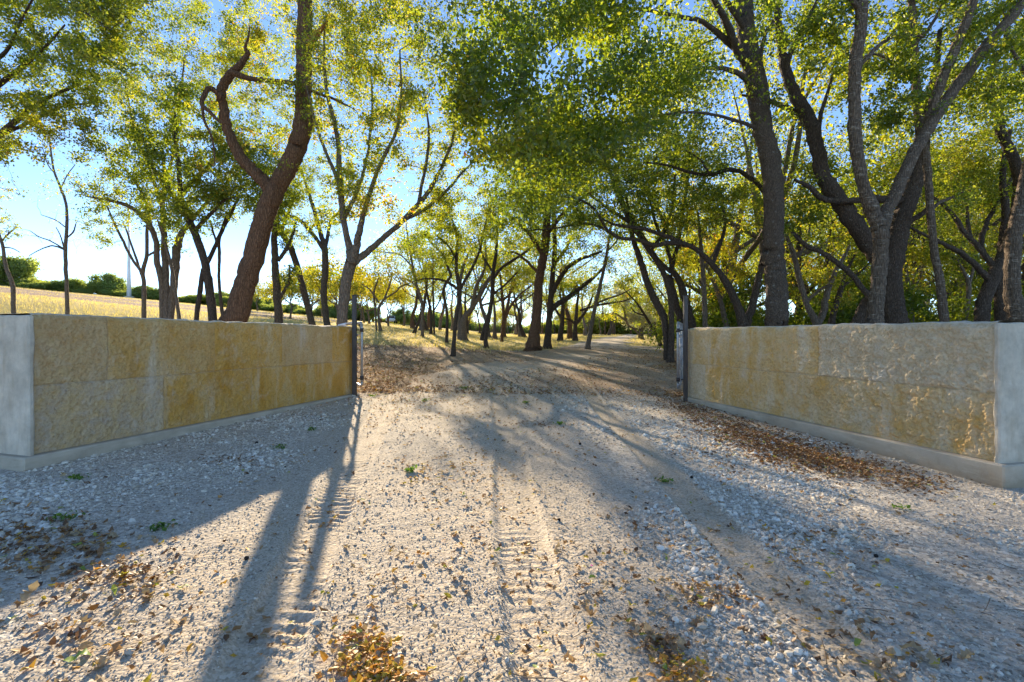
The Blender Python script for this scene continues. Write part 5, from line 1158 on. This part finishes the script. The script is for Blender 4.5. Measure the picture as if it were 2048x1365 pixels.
tag(blades('grass', xg, yg, rng.uniform(.05, .16, len(xg)) * (1 + .6 * sstep(30, 70, yg)), np.clip(.55 + .5 * fbm(xg * .2, yg * .2, seed=98) + rng.normal(size=len(xg)) * .2, 0, 1), STRAW), 'short straw yellow grass of the field', kind='stuff')

# small single things on the drive
def nut(px, py, r):
    x0, y0 = inv_px(np.array([px * 1.]), np.array([py * 1.])); z0 = float(surf(x0, y0)[0])
    th = np.linspace(0, math.pi, 8); ph_ = np.arange(12) / 12 * 6.2832
    V = np.array([[r * math.sin(a) * math.cos(b), r * math.sin(a) * math.sin(b), r * .9 * math.cos(a)] for a in th for b in ph_])
    V *= 1 + .14 * fbm(V[:, 0] * 140, V[:, 1] * 140, V[:, 2] * 140, seed=4)[:, None]
    Q = np.array([[i * 12 + j, (i + 1) * 12 + j, (i + 1) * 12 + (j + 1) % 12, i * 12 + (j + 1) % 12] for i in range(7) for j in range(12)])
    o = raw_mesh('fallen_nut', V, Q, NUT, smooth=True); o.location = (x0[0], y0[0], z0 + r * .75)
    return o
for px, py, r, lab in ((493, 1122, .013, 'dark round nut at the edge of the sunlit tyre track'), (1160, 891, .016, 'dark nut on bare gravel midway to the cream wall'), (1118, 1045, .012, 'dark nut beside the middle tyre track'), (1383, 961, .014, 'dark nut near the leaf drift of the cream wall'), (513, 889, .016, 'dark nut in the shade near the ochre wall footing'), (1752, 1118, .012, 'lone dark nut on the white gravel in the right foreground')):
    tag(nut(px, py, r), lab, 'nut')
def single_leaf(name, px, py, size, tint, lab, cat, lobed, seed, mat=DEAD):
    r_ = np.random.default_rng(seed); x0, y0 = inv_px(np.array([px * 1.]), np.array([py * 1.]))
    V, Q, T = leaf_litter(name, x0, y0, np.array([size]), np.array([tint]), lobed, r_, .012)
    c = V.mean(0); o = raw_mesh(name, V - c, Q, mat, attrs={'tint': ('FACE', T)}, smooth=True); o.location = c
    tag(o, lab, cat)
single_leaf('fallen_leaf', 155, 1328, .085, 1.0, 'greenish leaf lying in the bottom left corner', 'leaf', True, 3)
single_leaf('fallen_leaf', 60, 1205, .10, .62, 'large pale tan lobed leaf near the left frame edge', 'leaf', True, 8)
single_leaf('fallen_leaf', 1300, 1282, .085, .60, 'pale curled lobed leaf on the dark pile at the bottom right of the middle track', 'leaf', True, 5)
single_leaf('fallen_leaf', 1825, 1312, .09, .64, 'pale spread lobed leaf in the right foreground', 'leaf', True, 6)
single_leaf('petal', 1184, 1140, .030, .5, 'single pink petal on the gravel', 'petal', False, 9, PINK)

# ================================================================== light, sky, camera
w = bpy.data.worlds.new('World'); bpy.context.scene.world = w; w.use_nodes = True
nt = w.node_tree; bgd = nt.nodes['Background']
sky = nt.nodes.new('ShaderNodeTexSky'); sky.sky_type = 'NISHITA'; sky.sun_disc = False
sky.sun_elevation = SUN_EL; sky.sun_rotation = SUN_AZ % (2 * math.pi)
sky.air_density = .6; sky.dust_density = 0.0; sky.ozone_density = 2.2; sky.altitude = 300
nt.links.new(sky.outputs[0], bgd.inputs[0]); bgd.inputs[1].default_value = .073
from mathutils import Vector
sd = Vector((math.sin(SUN_AZ) * math.cos(SUN_EL), math.cos(SUN_AZ) * math.cos(SUN_EL), math.sin(SUN_EL)))
L = bpy.data.lights.new('sun', 'SUN'); L.energy = 3.0; L.angle = math.radians(.5); L.color = (1.0, .84, .62)
lo = bpy.data.objects.new('sun', L); C.objects.link(lo); lo.rotation_euler = (-sd).to_track_quat('-Z', 'Y').to_euler(); lo.location = sd * 50
cam = bpy.data.cameras.new('camera'); cam.sensor_width = 36; cam.lens = 17.0; cam.shift_y = -(682.5 - HY) / 2048; cam.clip_end = 6000; cam.clip_start = .05
co = bpy.data.objects.new('camera', cam); C.objects.link(co); co.location = (0, 0, EYE); co.rotation_euler = (math.radians(90), 0, 0)
sc = bpy.context.scene; sc.camera = co
sc.view_settings.view_transform = 'Standard'; sc.view_settings.look = 'None'; sc.view_settings.gamma = 1; sc.view_settings.exposure = 2.3
sc.render.engine = 'CYCLES'; cy = sc.cycles
cy.max_bounces = 7; cy.diffuse_bounces = 4; cy.glossy_bounces = 2; cy.transmission_bounces = 5; cy.transparent_max_bounces = 4; cy.sample_clamp_indirect = 6
cy.use_adaptive_sampling = True; cy.adaptive_threshold = .02
try: cy.use_denoising = True
except Exception: pass
print('LEAVES', N_LEAVES[0])
